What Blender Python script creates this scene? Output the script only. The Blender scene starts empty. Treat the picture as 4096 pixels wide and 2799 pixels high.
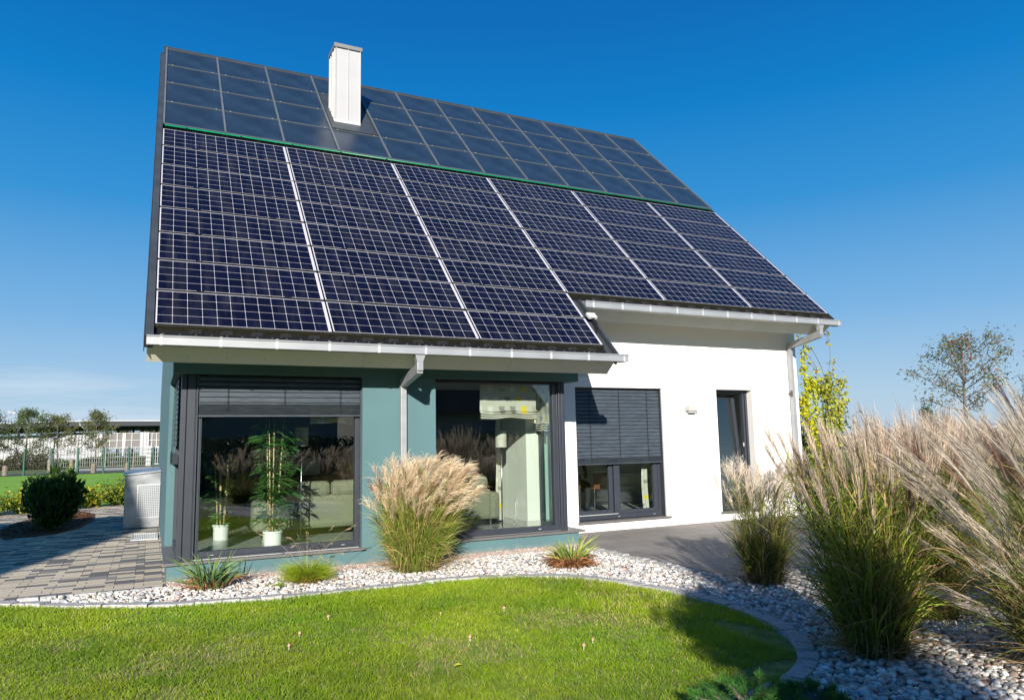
import bpy, math, random
import numpy as np
from mathutils import Matrix, Vector

scene = bpy.context.scene
R = math.radians

# ------------------------------------------------------------------ camera
CAM = np.array([0.0074, -8.9234, 1.5004])
RX = np.array([0.89785157, -0.43982382, -0.02043447])
UX = np.array([-0.0372206, -0.12206247, 0.99182427])
FX = np.array([0.43872222, 0.88975039, 0.12596448])
FPX = 1662.6 * 4096 / 2324
cam_d = bpy.data.cameras.new('camera')
cam_d.sensor_width = 36.0
cam_d.lens = 36.0 * 1662.6 / 2324
cam_d.clip_start = 0.05
cam_d.clip_end = 3000
cam = bpy.data.objects.new('camera', cam_d)
scene.collection.objects.link(cam)
cam.matrix_world = Matrix(((RX[0], UX[0], -FX[0], CAM[0]), (RX[1], UX[1], -FX[1], CAM[1]), (RX[2], UX[2], -FX[2], CAM[2]), (0, 0, 0, 1)))
scene.camera = cam

# ------------------------------------------------------------------ sun and sky
SUN_EL, SUN_ROT = R(20.4), R(204.7)
sd = bpy.data.lights.new('sun', 'SUN')
sd.energy = 5.0
sd.angle = R(0.5)
sd.color = (1.0, 0.93, 0.83)
sun = bpy.data.objects.new('sun', sd)
scene.collection.objects.link(sun)
sv = Vector((math.sin(SUN_ROT) * math.cos(SUN_EL), math.cos(SUN_ROT) * math.cos(SUN_EL), math.sin(SUN_EL)))
sun.rotation_euler = sv.to_track_quat('Z', 'Y').to_euler()
sun.location = (-10, -20, 10)

world = bpy.data.worlds.new('World')
scene.world = world
world.use_nodes = True
wn, wl = world.node_tree.nodes, world.node_tree.links
bg = wn['Background']
sky = wn.new('ShaderNodeTexSky')
sky.sky_type = 'NISHITA'
sky.sun_disc = False
sky.sun_elevation = SUN_EL
sky.sun_rotation = SUN_ROT
sky.air_density = 1.0
sky.dust_density = 0.4
sky.ozone_density = 4.0
gm = wn.new('ShaderNodeTexCoord'); gs = wn.new('ShaderNodeSeparateXYZ'); wl.new(gm.outputs['Generated'], gs.inputs[0])
gr = wn.new('ShaderNodeValToRGB'); wl.new(gs.outputs['Z'], gr.inputs[0])
er = gr.color_ramp.elements
er[0].position = 0.0; er[0].color = (.50, .62, .74, 1)
er[1].position = 1.0; er[1].color = (.000, .075, .28, 1)
for q_, cc in ((.06, (.41, .595, .77, 1)), (.16, (.19, .44, .75, 1)), (.30, (.032, .285, .66, 1)), (.42, (.0, .205, .58, 1)), (.52, (.0, .145, .48, 1))):
    z_ = er.new(q_); z_.color = cc
gv = wn.new('ShaderNodeVectorMath'); gv.operation = 'SCALE'; gv.inputs['Scale'].default_value = 4.6; wl.new(gr.outputs[0], gv.inputs[0])
hs = wn.new('ShaderNodeMixRGB'); hs.inputs[0].default_value = .97
wl.new(sky.outputs[0], hs.inputs[1]); wl.new(gv.outputs[0], hs.inputs[2])
# thin cirrus streaks low over the horizon
tc = wn.new('ShaderNodeTexCoord')
mp = wn.new('ShaderNodeMapping'); mp.inputs['Scale'].default_value = (3.0, 3.0, 34.0)
mp.inputs['Rotation'].default_value = (R(3), R(-2), 0)
nz = wn.new('ShaderNodeTexNoise'); nz.inputs['Scale'].default_value = 1.0; nz.inputs['Detail'].default_value = 5; nz.inputs['Roughness'].default_value = .55
sp = wn.new('ShaderNodeSeparateXYZ')
mr = wn.new('ShaderNodeMapRange'); mr.inputs[1].default_value = .47; mr.inputs[2].default_value = .70
me = wn.new('ShaderNodeMapRange'); me.inputs[1].default_value = .145; me.inputs[2].default_value = .05
mx_ = wn.new('ShaderNodeMapRange'); mx_.inputs[1].default_value = .45; mx_.inputs[2].default_value = .05
m1 = wn.new('ShaderNodeMath'); m1.operation = 'MULTIPLY'
m2 = wn.new('ShaderNodeMath'); m2.operation = 'MULTIPLY'
m3 = wn.new('ShaderNodeMath'); m3.operation = 'MULTIPLY'; m3.inputs[1].default_value = .8
mc = wn.new('ShaderNodeMixRGB'); mc.inputs[2].default_value = (3.1, 3.6, 4.1, 1)
wl.new(tc.outputs['Generated'], mp.inputs[0]); wl.new(mp.outputs[0], nz.inputs['Vector'])
wl.new(tc.outputs['Generated'], sp.inputs[0]); wl.new(nz.outputs[0], mr.inputs[0]); wl.new(sp.outputs['Z'], me.inputs[0]); wl.new(sp.outputs['X'], mx_.inputs[0])
wl.new(mr.outputs[0], m1.inputs[0]); wl.new(me.outputs[0], m1.inputs[1])
wl.new(m1.outputs[0], m2.inputs[0]); wl.new(mx_.outputs[0], m2.inputs[1]); wl.new(m2.outputs[0], m3.inputs[0])
wl.new(m3.outputs[0], mc.inputs[0]); wl.new(hs.outputs[0], mc.inputs[1]); wl.new(mc.outputs[0], bg.inputs[0])
bg.inputs[1].default_value = 0.13

scene.view_settings.view_transform = 'Standard'
scene.view_settings.look = 'None'
scene.view_settings.exposure = 0.75
scene.view_settings.gamma = 1.0
scene.render.engine = 'CYCLES'
cy = scene.cycles
cy.max_bounces = 8; cy.diffuse_bounces = 3; cy.glossy_bounces = 3; cy.transmission_bounces = 4; cy.transparent_max_bounces = 16
cy.caustics_reflective = False; cy.caustics_refractive = False
cy.sample_clamp_indirect = 6.0

# ------------------------------------------------------------------ materials
def nd(nt, t, **k):
    n = nt.nodes.new(t)
    for a, b in k.items(): setattr(n, a, b)
    return n
def c4(c): return (c[0], c[1], c[2], 1.0)
def mat(name, col, rough=.6, metal=0.0, var=0.12, vscale=3.0, bump=0.0, bscale=80.0, spec=0.5, col2=None, stretch=None, detail=4):
    m = bpy.data.materials.new(name); m.use_nodes = True
    nt = m.node_tree; p = nt.nodes['Principled BSDF']
    p.inputs['Roughness'].default_value = rough; p.inputs['Metallic'].default_value = metal
    p.inputs['Specular IOR Level'].default_value = spec
    tc = nd(nt, 'ShaderNodeTexCoord'); src = tc.outputs['Object']
    if stretch:
        mp = nd(nt, 'ShaderNodeMapping'); mp.inputs['Scale'].default_value = stretch
        nt.links.new(src, mp.inputs[0]); src = mp.outputs[0]
    nz = nd(nt, 'ShaderNodeTexNoise'); nz.inputs['Scale'].default_value = vscale; nz.inputs['Detail'].default_value = detail
    nt.links.new(src, nz.inputs['Vector'])
    rp = nd(nt, 'ShaderNodeMapRange'); rp.inputs[1].default_value = .3; rp.inputs[2].default_value = .7
    nt.links.new(nz.outputs[0], rp.inputs[0])
    mx = nd(nt, 'ShaderNodeMixRGB')
    a = [max(0, v * (1 - var)) for v in col]; b = [min(1, v * (1 + var)) for v in col] if col2 is None else col2
    mx.inputs[1].default_value = c4(a); mx.inputs[2].default_value = c4(b)
    nt.links.new(rp.outputs[0], mx.inputs[0]); nt.links.new(mx.outputs[0], p.inputs['Base Color'])
    if bump > 0:
        n2 = nd(nt, 'ShaderNodeTexNoise'); n2.inputs['Scale'].default_value = bscale; n2.inputs['Detail'].default_value = 3
        nt.links.new(tc.outputs['Object'], n2.inputs['Vector'])
        bp = nd(nt, 'ShaderNodeBump'); bp.inputs['Strength'].default_value = bump; bp.inputs['Distance'].default_value = .01
        nt.links.new(n2.outputs[0], bp.inputs['Height']); nt.links.new(bp.outputs[0], p.inputs['Normal'])
    return m

def leafmat(name, trans=.35, rough=.55, sat=1.0):
    m = bpy.data.materials.new(name); m.use_nodes = True
    nt = m.node_tree; p = nt.nodes['Principled BSDF']; out = nt.nodes['Material Output']
    at = nd(nt, 'ShaderNodeAttribute', attribute_name='Col')
    p.inputs['Roughness'].default_value = rough; p.inputs['Specular IOR Level'].default_value = .35
    nt.links.new(at.outputs['Color'], p.inputs['Base Color'])
    tr = nd(nt, 'ShaderNodeBsdfTranslucent'); mx = nd(nt, 'ShaderNodeMixShader'); mx.inputs[0].default_value = trans
    g = nd(nt, 'ShaderNodeGamma'); g.inputs[1].default_value = .9
    nt.links.new(at.outputs['Color'], g.inputs[0]); nt.links.new(g.outputs[0], tr.inputs[0])
    nt.links.new(p.outputs[0], mx.inputs[1]); nt.links.new(tr.outputs[0], mx.inputs[2]); nt.links.new(mx.outputs[0], out.inputs[0])
    return m

def M_(nt, op, a, b=None):
    n = nd(nt, 'ShaderNodeMath', operation=op)
    for i, v in enumerate((a, b)):
        if v is None: continue
        if isinstance(v, (int, float)): n.inputs[i].default_value = v
        else: nt.links.new(v, n.inputs[i])
    return n.outputs[0]

def glassmat(name, tint, ior=1.7, wav=0.0):
    m = bpy.data.materials.new(name); m.use_nodes = True
    nt = m.node_tree; nt.nodes.remove(nt.nodes['Principled BSDF']); out = nt.nodes['Material Output']
    t = nd(nt, 'ShaderNodeBsdfTransparent'); t.inputs[0].default_value = c4(tint)
    g = nd(nt, 'ShaderNodeBsdfGlossy'); g.inputs['Roughness'].default_value = .004; g.inputs[0].default_value = (.92, .97, .96, 1)
    f = nd(nt, 'ShaderNodeFresnel'); f.inputs[0].default_value = ior
    mx = nd(nt, 'ShaderNodeMixShader')
    ge = nd(nt, 'ShaderNodeNewGeometry'); nt.links.new(M_(nt, 'MULTIPLY', f.outputs[0], M_(nt, 'SUBTRACT', 1.0, ge.outputs['Backfacing'])), mx.inputs[0]); nt.links.new(t.outputs[0], mx.inputs[1]); nt.links.new(g.outputs[0], mx.inputs[2]); nt.links.new(mx.outputs[0], out.inputs[0])
    if wav:
        tc = nd(nt, 'ShaderNodeTexCoord'); n2 = nd(nt, 'ShaderNodeTexNoise'); n2.inputs['Scale'].default_value = 1.3; n2.inputs['Detail'].default_value = 1
        bp = nd(nt, 'ShaderNodeBump'); bp.inputs['Strength'].default_value = wav; bp.inputs['Distance'].default_value = .01
        nt.links.new(tc.outputs['Object'], n2.inputs['Vector']); nt.links.new(n2.outputs[0], bp.inputs['Height']); nt.links.new(bp.outputs[0], g.inputs['Normal'])
    return m

MT = {}
MT['teal'] = mat('teal_render', (.084, .168, .184), .85, var=.09, vscale=1.2, bump=.6, bscale=260)
def splash(m):
    nt = m.node_tree; p = nt.nodes['Principled BSDF']; tc = nd(nt, 'ShaderNodeTexCoord'); sp_ = nd(nt, 'ShaderNodeSeparateXYZ'); nt.links.new(tc.outputs['Object'], sp_.inputs[0])
    n_ = nd(nt, 'ShaderNodeTexNoise'); n_.inputs['Scale'].default_value = 9; n_.inputs['Detail'].default_value = 7; nt.links.new(tc.outputs['Object'], n_.inputs['Vector'])
    a_ = nd(nt, 'ShaderNodeMath', operation='MULTIPLY_ADD'); a_.inputs[1].default_value = -5.5; a_.inputs[2].default_value = .35; nt.links.new(sp_.outputs['Z'], a_.inputs[0])
    b_ = nd(nt, 'ShaderNodeMath', operation='ADD'); nt.links.new(a_.outputs[0], b_.inputs[0]); nt.links.new(n_.outputs[0], b_.inputs[1])
    r_ = nd(nt, 'ShaderNodeMapRange'); r_.inputs[1].default_value = .5; r_.inputs[2].default_value = .95; r_.inputs[4].default_value = .55; nt.links.new(b_.outputs[0], r_.inputs[0])
    x_ = nd(nt, 'ShaderNodeMixRGB'); x_.inputs[2].default_value = (.27, .25, .21, 1); src = p.inputs['Base Color'].links[0].from_socket
    nt.links.new(r_.outputs[0], x_.inputs[0]); nt.links.new(src, x_.inputs[1]); nt.links.new(x_.outputs[0], p.inputs['Base Color'])
splash(MT['teal'])
MT['white'] = mat('white_render', (.80, .785, .755), .85, var=.03, vscale=1.0, bump=.3, bscale=260)
MT['anth'] = mat('anthracite_frame', (.033, .039, .052), .4, var=.08, vscale=6, spec=.5)
MT['blackgap'] = mat('black_gasket', (.01, .01, .012), .6)
MT['blind'] = mat('blind_slat', (.055, .070, .088), .42, metal=.15, var=.30, vscale=9, stretch=(.6, 1, 6))
MT['zinc'] = mat('zinc_gutter', (.36, .375, .39), .45, metal=.4, var=.10, vscale=5, stretch=(.5, 1, 1))
MT['zincflash'] = mat('zinc_flashing', (.26, .27, .28), .5, metal=.3, var=.35, vscale=10, stretch=(3.5, .4, .4))
MT['fascia'] = mat('painted_fascia', (.74, .73, .65), .7, var=.04, vscale=2)
MT['slate'] = mat('slate_grey_metal', (.055, .065, .075), .42, metal=.3, var=.18, vscale=5)
MT['tile'] = mat('dark_roof_tile', (.012, .012, .0125), .6, var=.3, vscale=12, bump=.3, bscale=50)
MT['moss'] = mat('mossy_black_profile', (.008, .008, .008), .55, var=.2, vscale=30, col2=(.035, .034, .014), stretch=(4, 1, 1))
MT['rail'] = mat('aluminium_rail', (.15, .135, .08), .5, metal=.2, var=.3, vscale=8)
MT['barmetal'] = mat('collector_bar', (.16, .185, .20), .4, metal=.4, var=.1)
MT['capgrey'] = mat('pale_grey_cap', (.17, .175, .18), .5)
MT['chim'] = mat('white_sheet_cladding', (.40, .40, .405), .45, metal=.1, var=.05, vscale=2)
MT['terra'] = mat('terracotta', (.62, .30, .16), .8, var=.1)
MT['green_pipe'] = mat('green_pipe', (.0, .20, .09), .35, var=.1)
MT['granite_sill'] = mat('dark_granite', (.13, .125, .125), .5, var=.45, vscale=90, detail=6)
MT['kerb'] = mat('grey_granite', (.37, .365, .355), .85, var=.25, vscale=28, bump=.9, bscale=30)
MT['floor'] = mat('tile_floor', (.36, .37, .35), .25, var=.15, vscale=2)
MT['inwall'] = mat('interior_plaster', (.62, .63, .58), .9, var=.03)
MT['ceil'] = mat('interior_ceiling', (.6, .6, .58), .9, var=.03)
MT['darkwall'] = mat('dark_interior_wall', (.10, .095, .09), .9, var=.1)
MT['sofa'] = mat('woven_sofa_fabric', (.175, .178, .125), .95, var=.45, vscale=70, bump=.5, bscale=120, stretch=(1, 1, 2.2))
MT['pot'] = mat('white_ceramic', (.72, .74, .72), .3, var=.03)
MT['soil'] = mat('pale_pot_gravel', (.5, .47, .4), .9, var=.4, vscale=60)
MT['cane'] = mat('bamboo_cane', (.55, .42, .20), .5, var=.15, vscale=10)
MT['steel'] = mat('brushed_steel', (.55, .55, .55), .28, metal=1.0, var=.05)
MT['shade'] = mat('lamp_shade_fabric', (.45, .44, .38), .8, var=.25, vscale=45)
MT['wood'] = mat('brown_wood', (.16, .06, .03), .45, var=.25, vscale=8, stretch=(1, 1, 8))
MT['cab'] = mat('kitchen_front', (.36, .38, .33), .3, var=.08)
MT['alu'] = mat('scratched_aluminium', (.34, .355, .37), .36, metal=.5, var=.32, vscale=3.5, stretch=(1, 1, 2.2), bump=.15, bscale=6)
MT['post'] = mat('green_post', (.005, .07, .045), .5, var=.1)
MT['bark'] = mat('tree_bark', (.13, .11, .09), .95, var=.35, vscale=20, stretch=(3, 3, .6))
MT['mulch'] = mat('bark_mulch', (.10, .045, .022), .95, var=.6, vscale=35, bump=1, bscale=45)
MT['concrete'] = mat('concrete', (.46, .44, .41), .9, var=.12, vscale=12)
MT['asphalt'] = mat('asphalt', (.06, .065, .07), .9, var=.2)
MT['corr'] = mat('white_corrugated_sheet', (.44, .45, .47), .5, var=.08, vscale=.5)
MT['panelgrey'] = mat('grey_brown_panel', (.165, .155, .15), .6, var=.1)
MT['lightgrey'] = mat('galvanised_steel', (.55, .56, .57), .5, metal=.3, var=.08)
MT['fencegrey'] = mat('dull_galvanised_fence', (.30, .31, .31), .6, var=.1)
MT['darksteel'] = mat('dark_steel', (.035, .038, .045), .6, var=.1)
MT['rust'] = mat('rusty_brown_roof', (.09, .065, .05), .8, var=.2)
MT['woodpost'] = mat('weathered_wood', (.22, .19, .14), .9, var=.25, vscale=12)
MT['carpaint'] = mat('pale_blue_paint', (.45, .55, .62), .3, var=.05)
MT['darkglass'] = mat('dark_glass', (.02, .025, .03), .1, var=.0)
MT['nroof'] = mat('neighbour_roof_tile', (.05, .05, .055), .6, var=.25, vscale=6, bump=.5, bscale=12)
MT['nwall'] = mat('neighbour_wall', (.38, .37, .34), .9, var=.05)
MT['mush'] = mat('mushroom_cap', (.42, .27, .17), .7, var=.15, vscale=30)
MT['yleaf'] = mat('fallen_yellow_leaf', (.62, .55, .05), .6, var=.1)
MT['perf'] = None
MT['leaf'] = leafmat('leaf', .35)
MT['grassblade'] = leafmat('grass_blade', .5, .5)
MT['plume'] = leafmat('feathery_plume', .45, .7)
MT['vglass'] = glassmat('window_glass', (.93, .97, .95), 2.15, .03)
MT['vglass2'] = glassmat('side_window_glass', (.78, .89, .86), 1.5)
MT['blackplastic'] = mat('black_plastic', (.008, .008, .009), .45)
MT['boxgrey'] = mat('light_grey_plastic', (.55, .55, .56), .4)
MT['red'] = mat('red_paint', (.4, .05, .04), .5)
MT['cloth_dark'] = mat('dark_clothing', (.014, .015, .02), .9, var=.2)
MT['skin'] = mat('skin', (.5, .3, .22), .6, var=.05)

def perfmat():
    m = mat('perforated_aluminium', (.40, .42, .44), .38, metal=.4, var=.06)
    nt = m.node_tree; p = nt.nodes['Principled BSDF']
    tc = nd(nt, 'ShaderNodeTexCoord'); s = nd(nt, 'ShaderNodeSeparateXYZ'); nt.links.new(tc.outputs['Object'], s.inputs[0])
    def fr(o, off):
        a = nd(nt, 'ShaderNodeMath', operation='MULTIPLY'); a.inputs[1].default_value = 1 / .034
        b = nd(nt, 'ShaderNodeMath', operation='FRACT'); c = nd(nt, 'ShaderNodeMath', operation='SUBTRACT'); c.inputs[1].default_value = .5
        nt.links.new(o, a.inputs[0]); nt.links.new(a.outputs[0], b.inputs[0]); nt.links.new(b.outputs[0], c.inputs[0])
        d = nd(nt, 'ShaderNodeMath', operation='POWER'); d.inputs[1].default_value = 2
        e = nd(nt, 'ShaderNodeMath', operation='ABSOLUTE'); nt.links.new(c.outputs[0], e.inputs[0]); nt.links.new(e.outputs[0], d.inputs[0]); return d.outputs[0]
    ad = nd(nt, 'ShaderNodeMath', operation='ADD'); nt.links.new(fr(s.outputs['X'], 0), ad.inputs[0]); nt.links.new(fr(s.outputs['Z'], 0), ad.inputs[1])
    lt = nd(nt, 'ShaderNodeMath', operation='LESS_THAN'); lt.inputs[1].default_value = .06; nt.links.new(ad.outputs[0], lt.inputs[0])
    src = p.inputs['Base Color'].links[0].from_socket
    mx = nd(nt, 'ShaderNodeMixRGB'); mx.inputs[2].default_value = (.02, .02, .02, 1)
    nt.links.new(lt.outputs[0], mx.inputs[0]); nt.links.new(src, mx.inputs[1]); nt.links.new(mx.outputs[0], p.inputs['Base Color'])
    return m
MT['perf'] = perfmat()

def pvmat():
    m = bpy.data.materials.new('photovoltaic_cells'); m.use_nodes = True
    nt = m.node_tree; p = nt.nodes['Principled BSDF']
    uv = nd(nt, 'ShaderNodeUVMap'); s = nd(nt, 'ShaderNodeSeparateXYZ'); nt.links.new(uv.outputs[0], s.inputs[0])
    U, V = s.outputs['X'], s.outputs['Y']
    fu = M_(nt, 'ABSOLUTE', M_(nt, 'SUBTRACT', M_(nt, 'FRACT', U), .5)); fv = M_(nt, 'ABSOLUTE', M_(nt, 'SUBTRACT', M_(nt, 'FRACT', V), .5))
    line = M_(nt, 'GREATER_THAN', M_(nt, 'MAXIMUM', fu, fv), .488)
    dia = M_(nt, 'GREATER_THAN', M_(nt, 'ADD', fu, fv), .935)
    out = M_(nt, 'MAXIMUM', M_(nt, 'MAXIMUM', M_(nt, 'LESS_THAN', U, 0), M_(nt, 'GREATER_THAN', U, 12)), M_(nt, 'MAXIMUM', M_(nt, 'LESS_THAN', V, 0), M_(nt, 'GREATER_THAN', V, 4)))
    w = M_(nt, 'MAXIMUM', M_(nt, 'MAXIMUM', line, dia), out)
    bus = M_(nt, 'GREATER_THAN', M_(nt, 'ABSOLUTE', M_(nt, 'SUBTRACT', M_(nt, 'FRACT', M_(nt, 'MULTIPLY', V, 3)), .5)), .47)
    wn_ = nd(nt, 'ShaderNodeTexWhiteNoise'); wn_.noise_dimensions = '3D'
    oi = nd(nt, 'ShaderNodeObjectInfo'); cb = nd(nt, 'ShaderNodeCombineXYZ')
    nt.links.new(M_(nt, 'FLOOR', U), cb.inputs[0]); nt.links.new(M_(nt, 'FLOOR', V), cb.inputs[1]); nt.links.new(M_(nt, 'MULTIPLY', oi.outputs['Random'], 100), cb.inputs[2])
    nt.links.new(cb.outputs[0], wn_.inputs['Vector'])
    c1 = nd(nt, 'ShaderNodeMixRGB'); c1.inputs[1].default_value = (.0020, .0022, .0080, 1); c1.inputs[2].default_value = (.0036, .004, .016, 1); nt.links.new(wn_.outputs['Value'], c1.inputs[0])
    c2 = nd(nt, 'ShaderNodeMixRGB'); c2.inputs[2].default_value = (.02, .025, .075, 1); nt.links.new(M_(nt, 'MULTIPLY', bus, .8), c2.inputs[0]); nt.links.new(c1.outputs[0], c2.inputs[1])
    tcd = nd(nt, 'ShaderNodeTexCoord'); md_ = nd(nt, 'ShaderNodeMapping'); md_.inputs['Scale'].default_value = (5, .9, 1); nt.links.new(tcd.outputs['Object'], md_.inputs[0])
    nd1 = nd(nt, 'ShaderNodeTexNoise'); nd1.noise_dimensions = '4D'; nd1.inputs['Scale'].default_value = 1.6; nd1.inputs['Detail'].default_value = 6; nt.links.new(md_.outputs[0], nd1.inputs['Vector']); nt.links.new(M_(nt, 'MULTIPLY', oi.outputs['Random'], 60), nd1.inputs['W'])
    dm = nd(nt, 'ShaderNodeMapRange'); dm.inputs[1].default_value = .45; dm.inputs[2].default_value = .8; dm.inputs[4].default_value = .16; nt.links.new(nd1.outputs[0], dm.inputs[0])
    cd = nd(nt, 'ShaderNodeMixRGB'); cd.inputs[2].default_value = (.10, .10, .095, 1); nt.links.new(dm.outputs[0], cd.inputs[0]); nt.links.new(c2.outputs[0], cd.inputs[1]); c2 = cd
    c3 = nd(nt, 'ShaderNodeMixRGB'); c3.inputs[2].default_value = (.44, .44, .48, 1); nt.links.new(w, c3.inputs[0]); nt.links.new(c2.outputs[0], c3.inputs[1])
    nt.links.new(c3.outputs[0], p.inputs['Base Color'])
    p.inputs['Roughness'].default_value = .18; p.inputs['Specular IOR Level'].default_value = .22
    return m
MT['pv'] = pvmat()
def collmat():
    m = mat('thermal_collector_glass', (.015, .027, .045), .3, var=.25, vscale=2.0, col2=(.022, .040, .066), spec=.6)
    return m
MT['coll'] = collmat()

def pavermat():
    m = bpy.data.materials.new('concrete_pavers'); m.use_nodes = True
    nt = m.node_tree; p = nt.nodes['Principled BSDF']; p.inputs['Roughness'].default_value = .9
    tc = nd(nt, 'ShaderNodeTexCoord'); mp = nd(nt, 'ShaderNodeMapping'); mp.inputs['Rotation'].default_value = (0, 0, R(0)); nt.links.new(tc.outputs['Object'], mp.inputs[0])
    b = nd(nt, 'ShaderNodeTexBrick'); b.offset = .33; b.offset_frequency = 2
    b.inputs['Color1'].default_value = (0, 0, 0, 1); b.inputs['Color2'].default_value = (1, 1, 1, 1); b.inputs['Mortar'].default_value = (.5, .5, .5, 1)
    b.inputs['Scale'].default_value = 1; b.inputs['Mortar Size'].default_value = .0045; b.inputs['Mortar Smooth'].default_value = .15; b.inputs['Bias'].default_value = 0
    b.inputs['Brick Width'].default_value = .30; b.inputs['Row Height'].default_value = .125
    nt.links.new(mp.outputs[0], b.inputs[0])
    nz = nd(nt, 'ShaderNodeTexNoise'); nz.inputs['Scale'].default_value = 1.2; nt.links.new(mp.outputs[0], nz.inputs[0])
    rp = nd(nt, 'ShaderNodeValToRGB'); rp.color_ramp.interpolation = 'CONSTANT'
    e = rp.color_ramp.elements; e[0].position = 0; e[0].color = (.135, .13, .13, 1); e[1].position = .30; e[1].color = (.26, .24, .22, 1)
    for pos, cc in ((.40, (.52, .44, .33, 1)), (.58, (.62, .53, .40, 1))):
        q = e.new(pos); q.color = cc
    nt.links.new(b.outputs['Color'], rp.inputs[0])
    n2 = nd(nt, 'ShaderNodeTexNoise'); n2.inputs['Scale'].default_value = 40; n2.inputs['Detail'].default_value = 5; nt.links.new(mp.outputs[0], n2.inputs[0])
    v = nd(nt, 'ShaderNodeMapRange'); v.inputs[3].default_value = .8; v.inputs[4].default_value = 1.15; nt.links.new(n2.outputs[0], v.inputs[0])
    mu = nd(nt, 'ShaderNodeMixRGB', blend_type='MULTIPLY'); mu.inputs[0].default_value = 1; nt.links.new(rp.outputs[0], mu.inputs[1]); nt.links.new(v.outputs[0], mu.inputs[2])
    mo = nd(nt, 'ShaderNodeMixRGB'); mo.inputs[2].default_value = (.05, .045, .035, 1); nt.links.new(b.outputs['Fac'], mo.inputs[0]); nt.links.new(mu.outputs[0], mo.inputs[1])
    nt.links.new(mo.outputs[0], p.inputs['Base Color'])
    bp = nd(nt, 'ShaderNodeBump'); bp.invert = True; bp.inputs['Strength'].default_value = .9; bp.inputs['Distance'].default_value = .006; nt.links.new(b.outputs['Fac'], bp.inputs['Height'])
    b2 = nd(nt, 'ShaderNodeBump'); b2.inputs['Strength'].default_value = .35; b2.inputs['Distance'].default_value = .01; nt.links.new(n2.outputs[0], b2.inputs['Height']); nt.links.new(bp.outputs[0], b2.inputs['Normal'])
    nt.links.new(b2.outputs[0], p.inputs['Normal'])
    return m
MT['paver'] = pavermat()
def slabmat():
    m = bpy.data.materials.new('terrace_slabs'); m.use_nodes = True
    nt = m.node_tree; p = nt.nodes['Principled BSDF']; p.inputs['Roughness'].default_value = .75
    tc = nd(nt, 'ShaderNodeTexCoord')
    b = nd(nt, 'ShaderNodeTexBrick'); b.offset = .5
    b.inputs['Color1'].default_value = (.185, .172, .158, 1); b.inputs['Color2'].default_value = (.255, .235, .215, 1); b.inputs['Mortar'].default_value = (.035, .033, .03, 1)
    b.inputs['Scale'].default_value = 1; b.inputs['Mortar Size'].default_value = .004; b.inputs['Mortar Smooth'].default_value = .1
    b.inputs['Brick Width'].default_value = .8; b.inputs['Row Height'].default_value = .4; nt.links.new(tc.outputs['Object'], b.inputs[0])
    n2 = nd(nt, 'ShaderNodeTexNoise'); n2.inputs['Scale'].default_value = 5; n2.inputs['Detail'].default_value = 6; nt.links.new(tc.outputs['Object'], n2.inputs[0])
    v = nd(nt, 'ShaderNodeMapRange'); v.inputs[3].default_value = .8; v.inputs[4].default_value = 1.2; nt.links.new(n2.outputs[0], v.inputs[0])
    mu = nd(nt, 'ShaderNodeMixRGB', blend_type='MULTIPLY'); mu.inputs[0].default_value = 1; nt.links.new(b.outputs[0], mu.inputs[1]); nt.links.new(v.outputs[0], mu.inputs[2])
    nt.links.new(mu.outputs[0], p.inputs['Base Color'])
    bp = nd(nt, 'ShaderNodeBump'); bp.invert = True; bp.inputs['Strength'].default_value = .8; bp.inputs['Distance'].default_value = .004; nt.links.new(b.outputs['Fac'], bp.inputs['Height']); nt.links.new(bp.outputs[0], p.inputs['Normal'])
    return m
MT['slab'] = slabmat()
MT['soilgrass'] = mat('lawn_soil', (.14, .22, .02), .95, var=.3, vscale=7, col2=(.34, .32, .10), bump=1, bscale=160)
MT['fieldgrass'] = mat('far_lawn', (.15, .34, .008), .95, var=.16, vscale=.8, col2=(.22, .42, .02), bump=1, bscale=30, detail=8)
MT['fieldbase'] = mat('meadow', (.10, .14, .03), .95, var=.2, vscale=.3, bump=.5, bscale=10)
MT['gravelbase'] = mat('gravel_base', (.55, .50, .45), .95, var=.35, vscale=40, bump=1, bscale=50)

def attrmat(name, rough=.75, bump=.2):
    m = bpy.data.materials.new(name); m.use_nodes = True
    nt = m.node_tree; p = nt.nodes['Principled BSDF']; p.inputs['Roughness'].default_value = rough
    at = nd(nt, 'ShaderNodeAttribute', attribute_name='Col')
    tc = nd(nt, 'ShaderNodeTexCoord'); n2 = nd(nt, 'ShaderNodeTexNoise'); n2.inputs['Scale'].default_value = 45; n2.inputs['Detail'].default_value = 5; nt.links.new(tc.outputs['Object'], n2.inputs[0])
    v = nd(nt, 'ShaderNodeMapRange'); v.inputs[3].default_value = .7; v.inputs[4].default_value = 1.25; nt.links.new(n2.outputs[0], v.inputs[0])
    mu = nd(nt, 'ShaderNodeMixRGB', blend_type='MULTIPLY'); mu.inputs[0].default_value = 1; nt.links.new(at.outputs['Color'], mu.inputs[1]); nt.links.new(v.outputs[0], mu.inputs[2])
    nt.links.new(mu.outputs[0], p.inputs['Base Color'])
    bp = nd(nt, 'ShaderNodeBump'); bp.inputs['Strength'].default_value = bump; bp.inputs['Distance'].default_value = .01; nt.links.new(n2.outputs[0], bp.inputs['Height']); nt.links.new(bp.outputs[0], p.inputs['Normal'])
    return m
MT['stone'] = attrmat('river_pebble')
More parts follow.
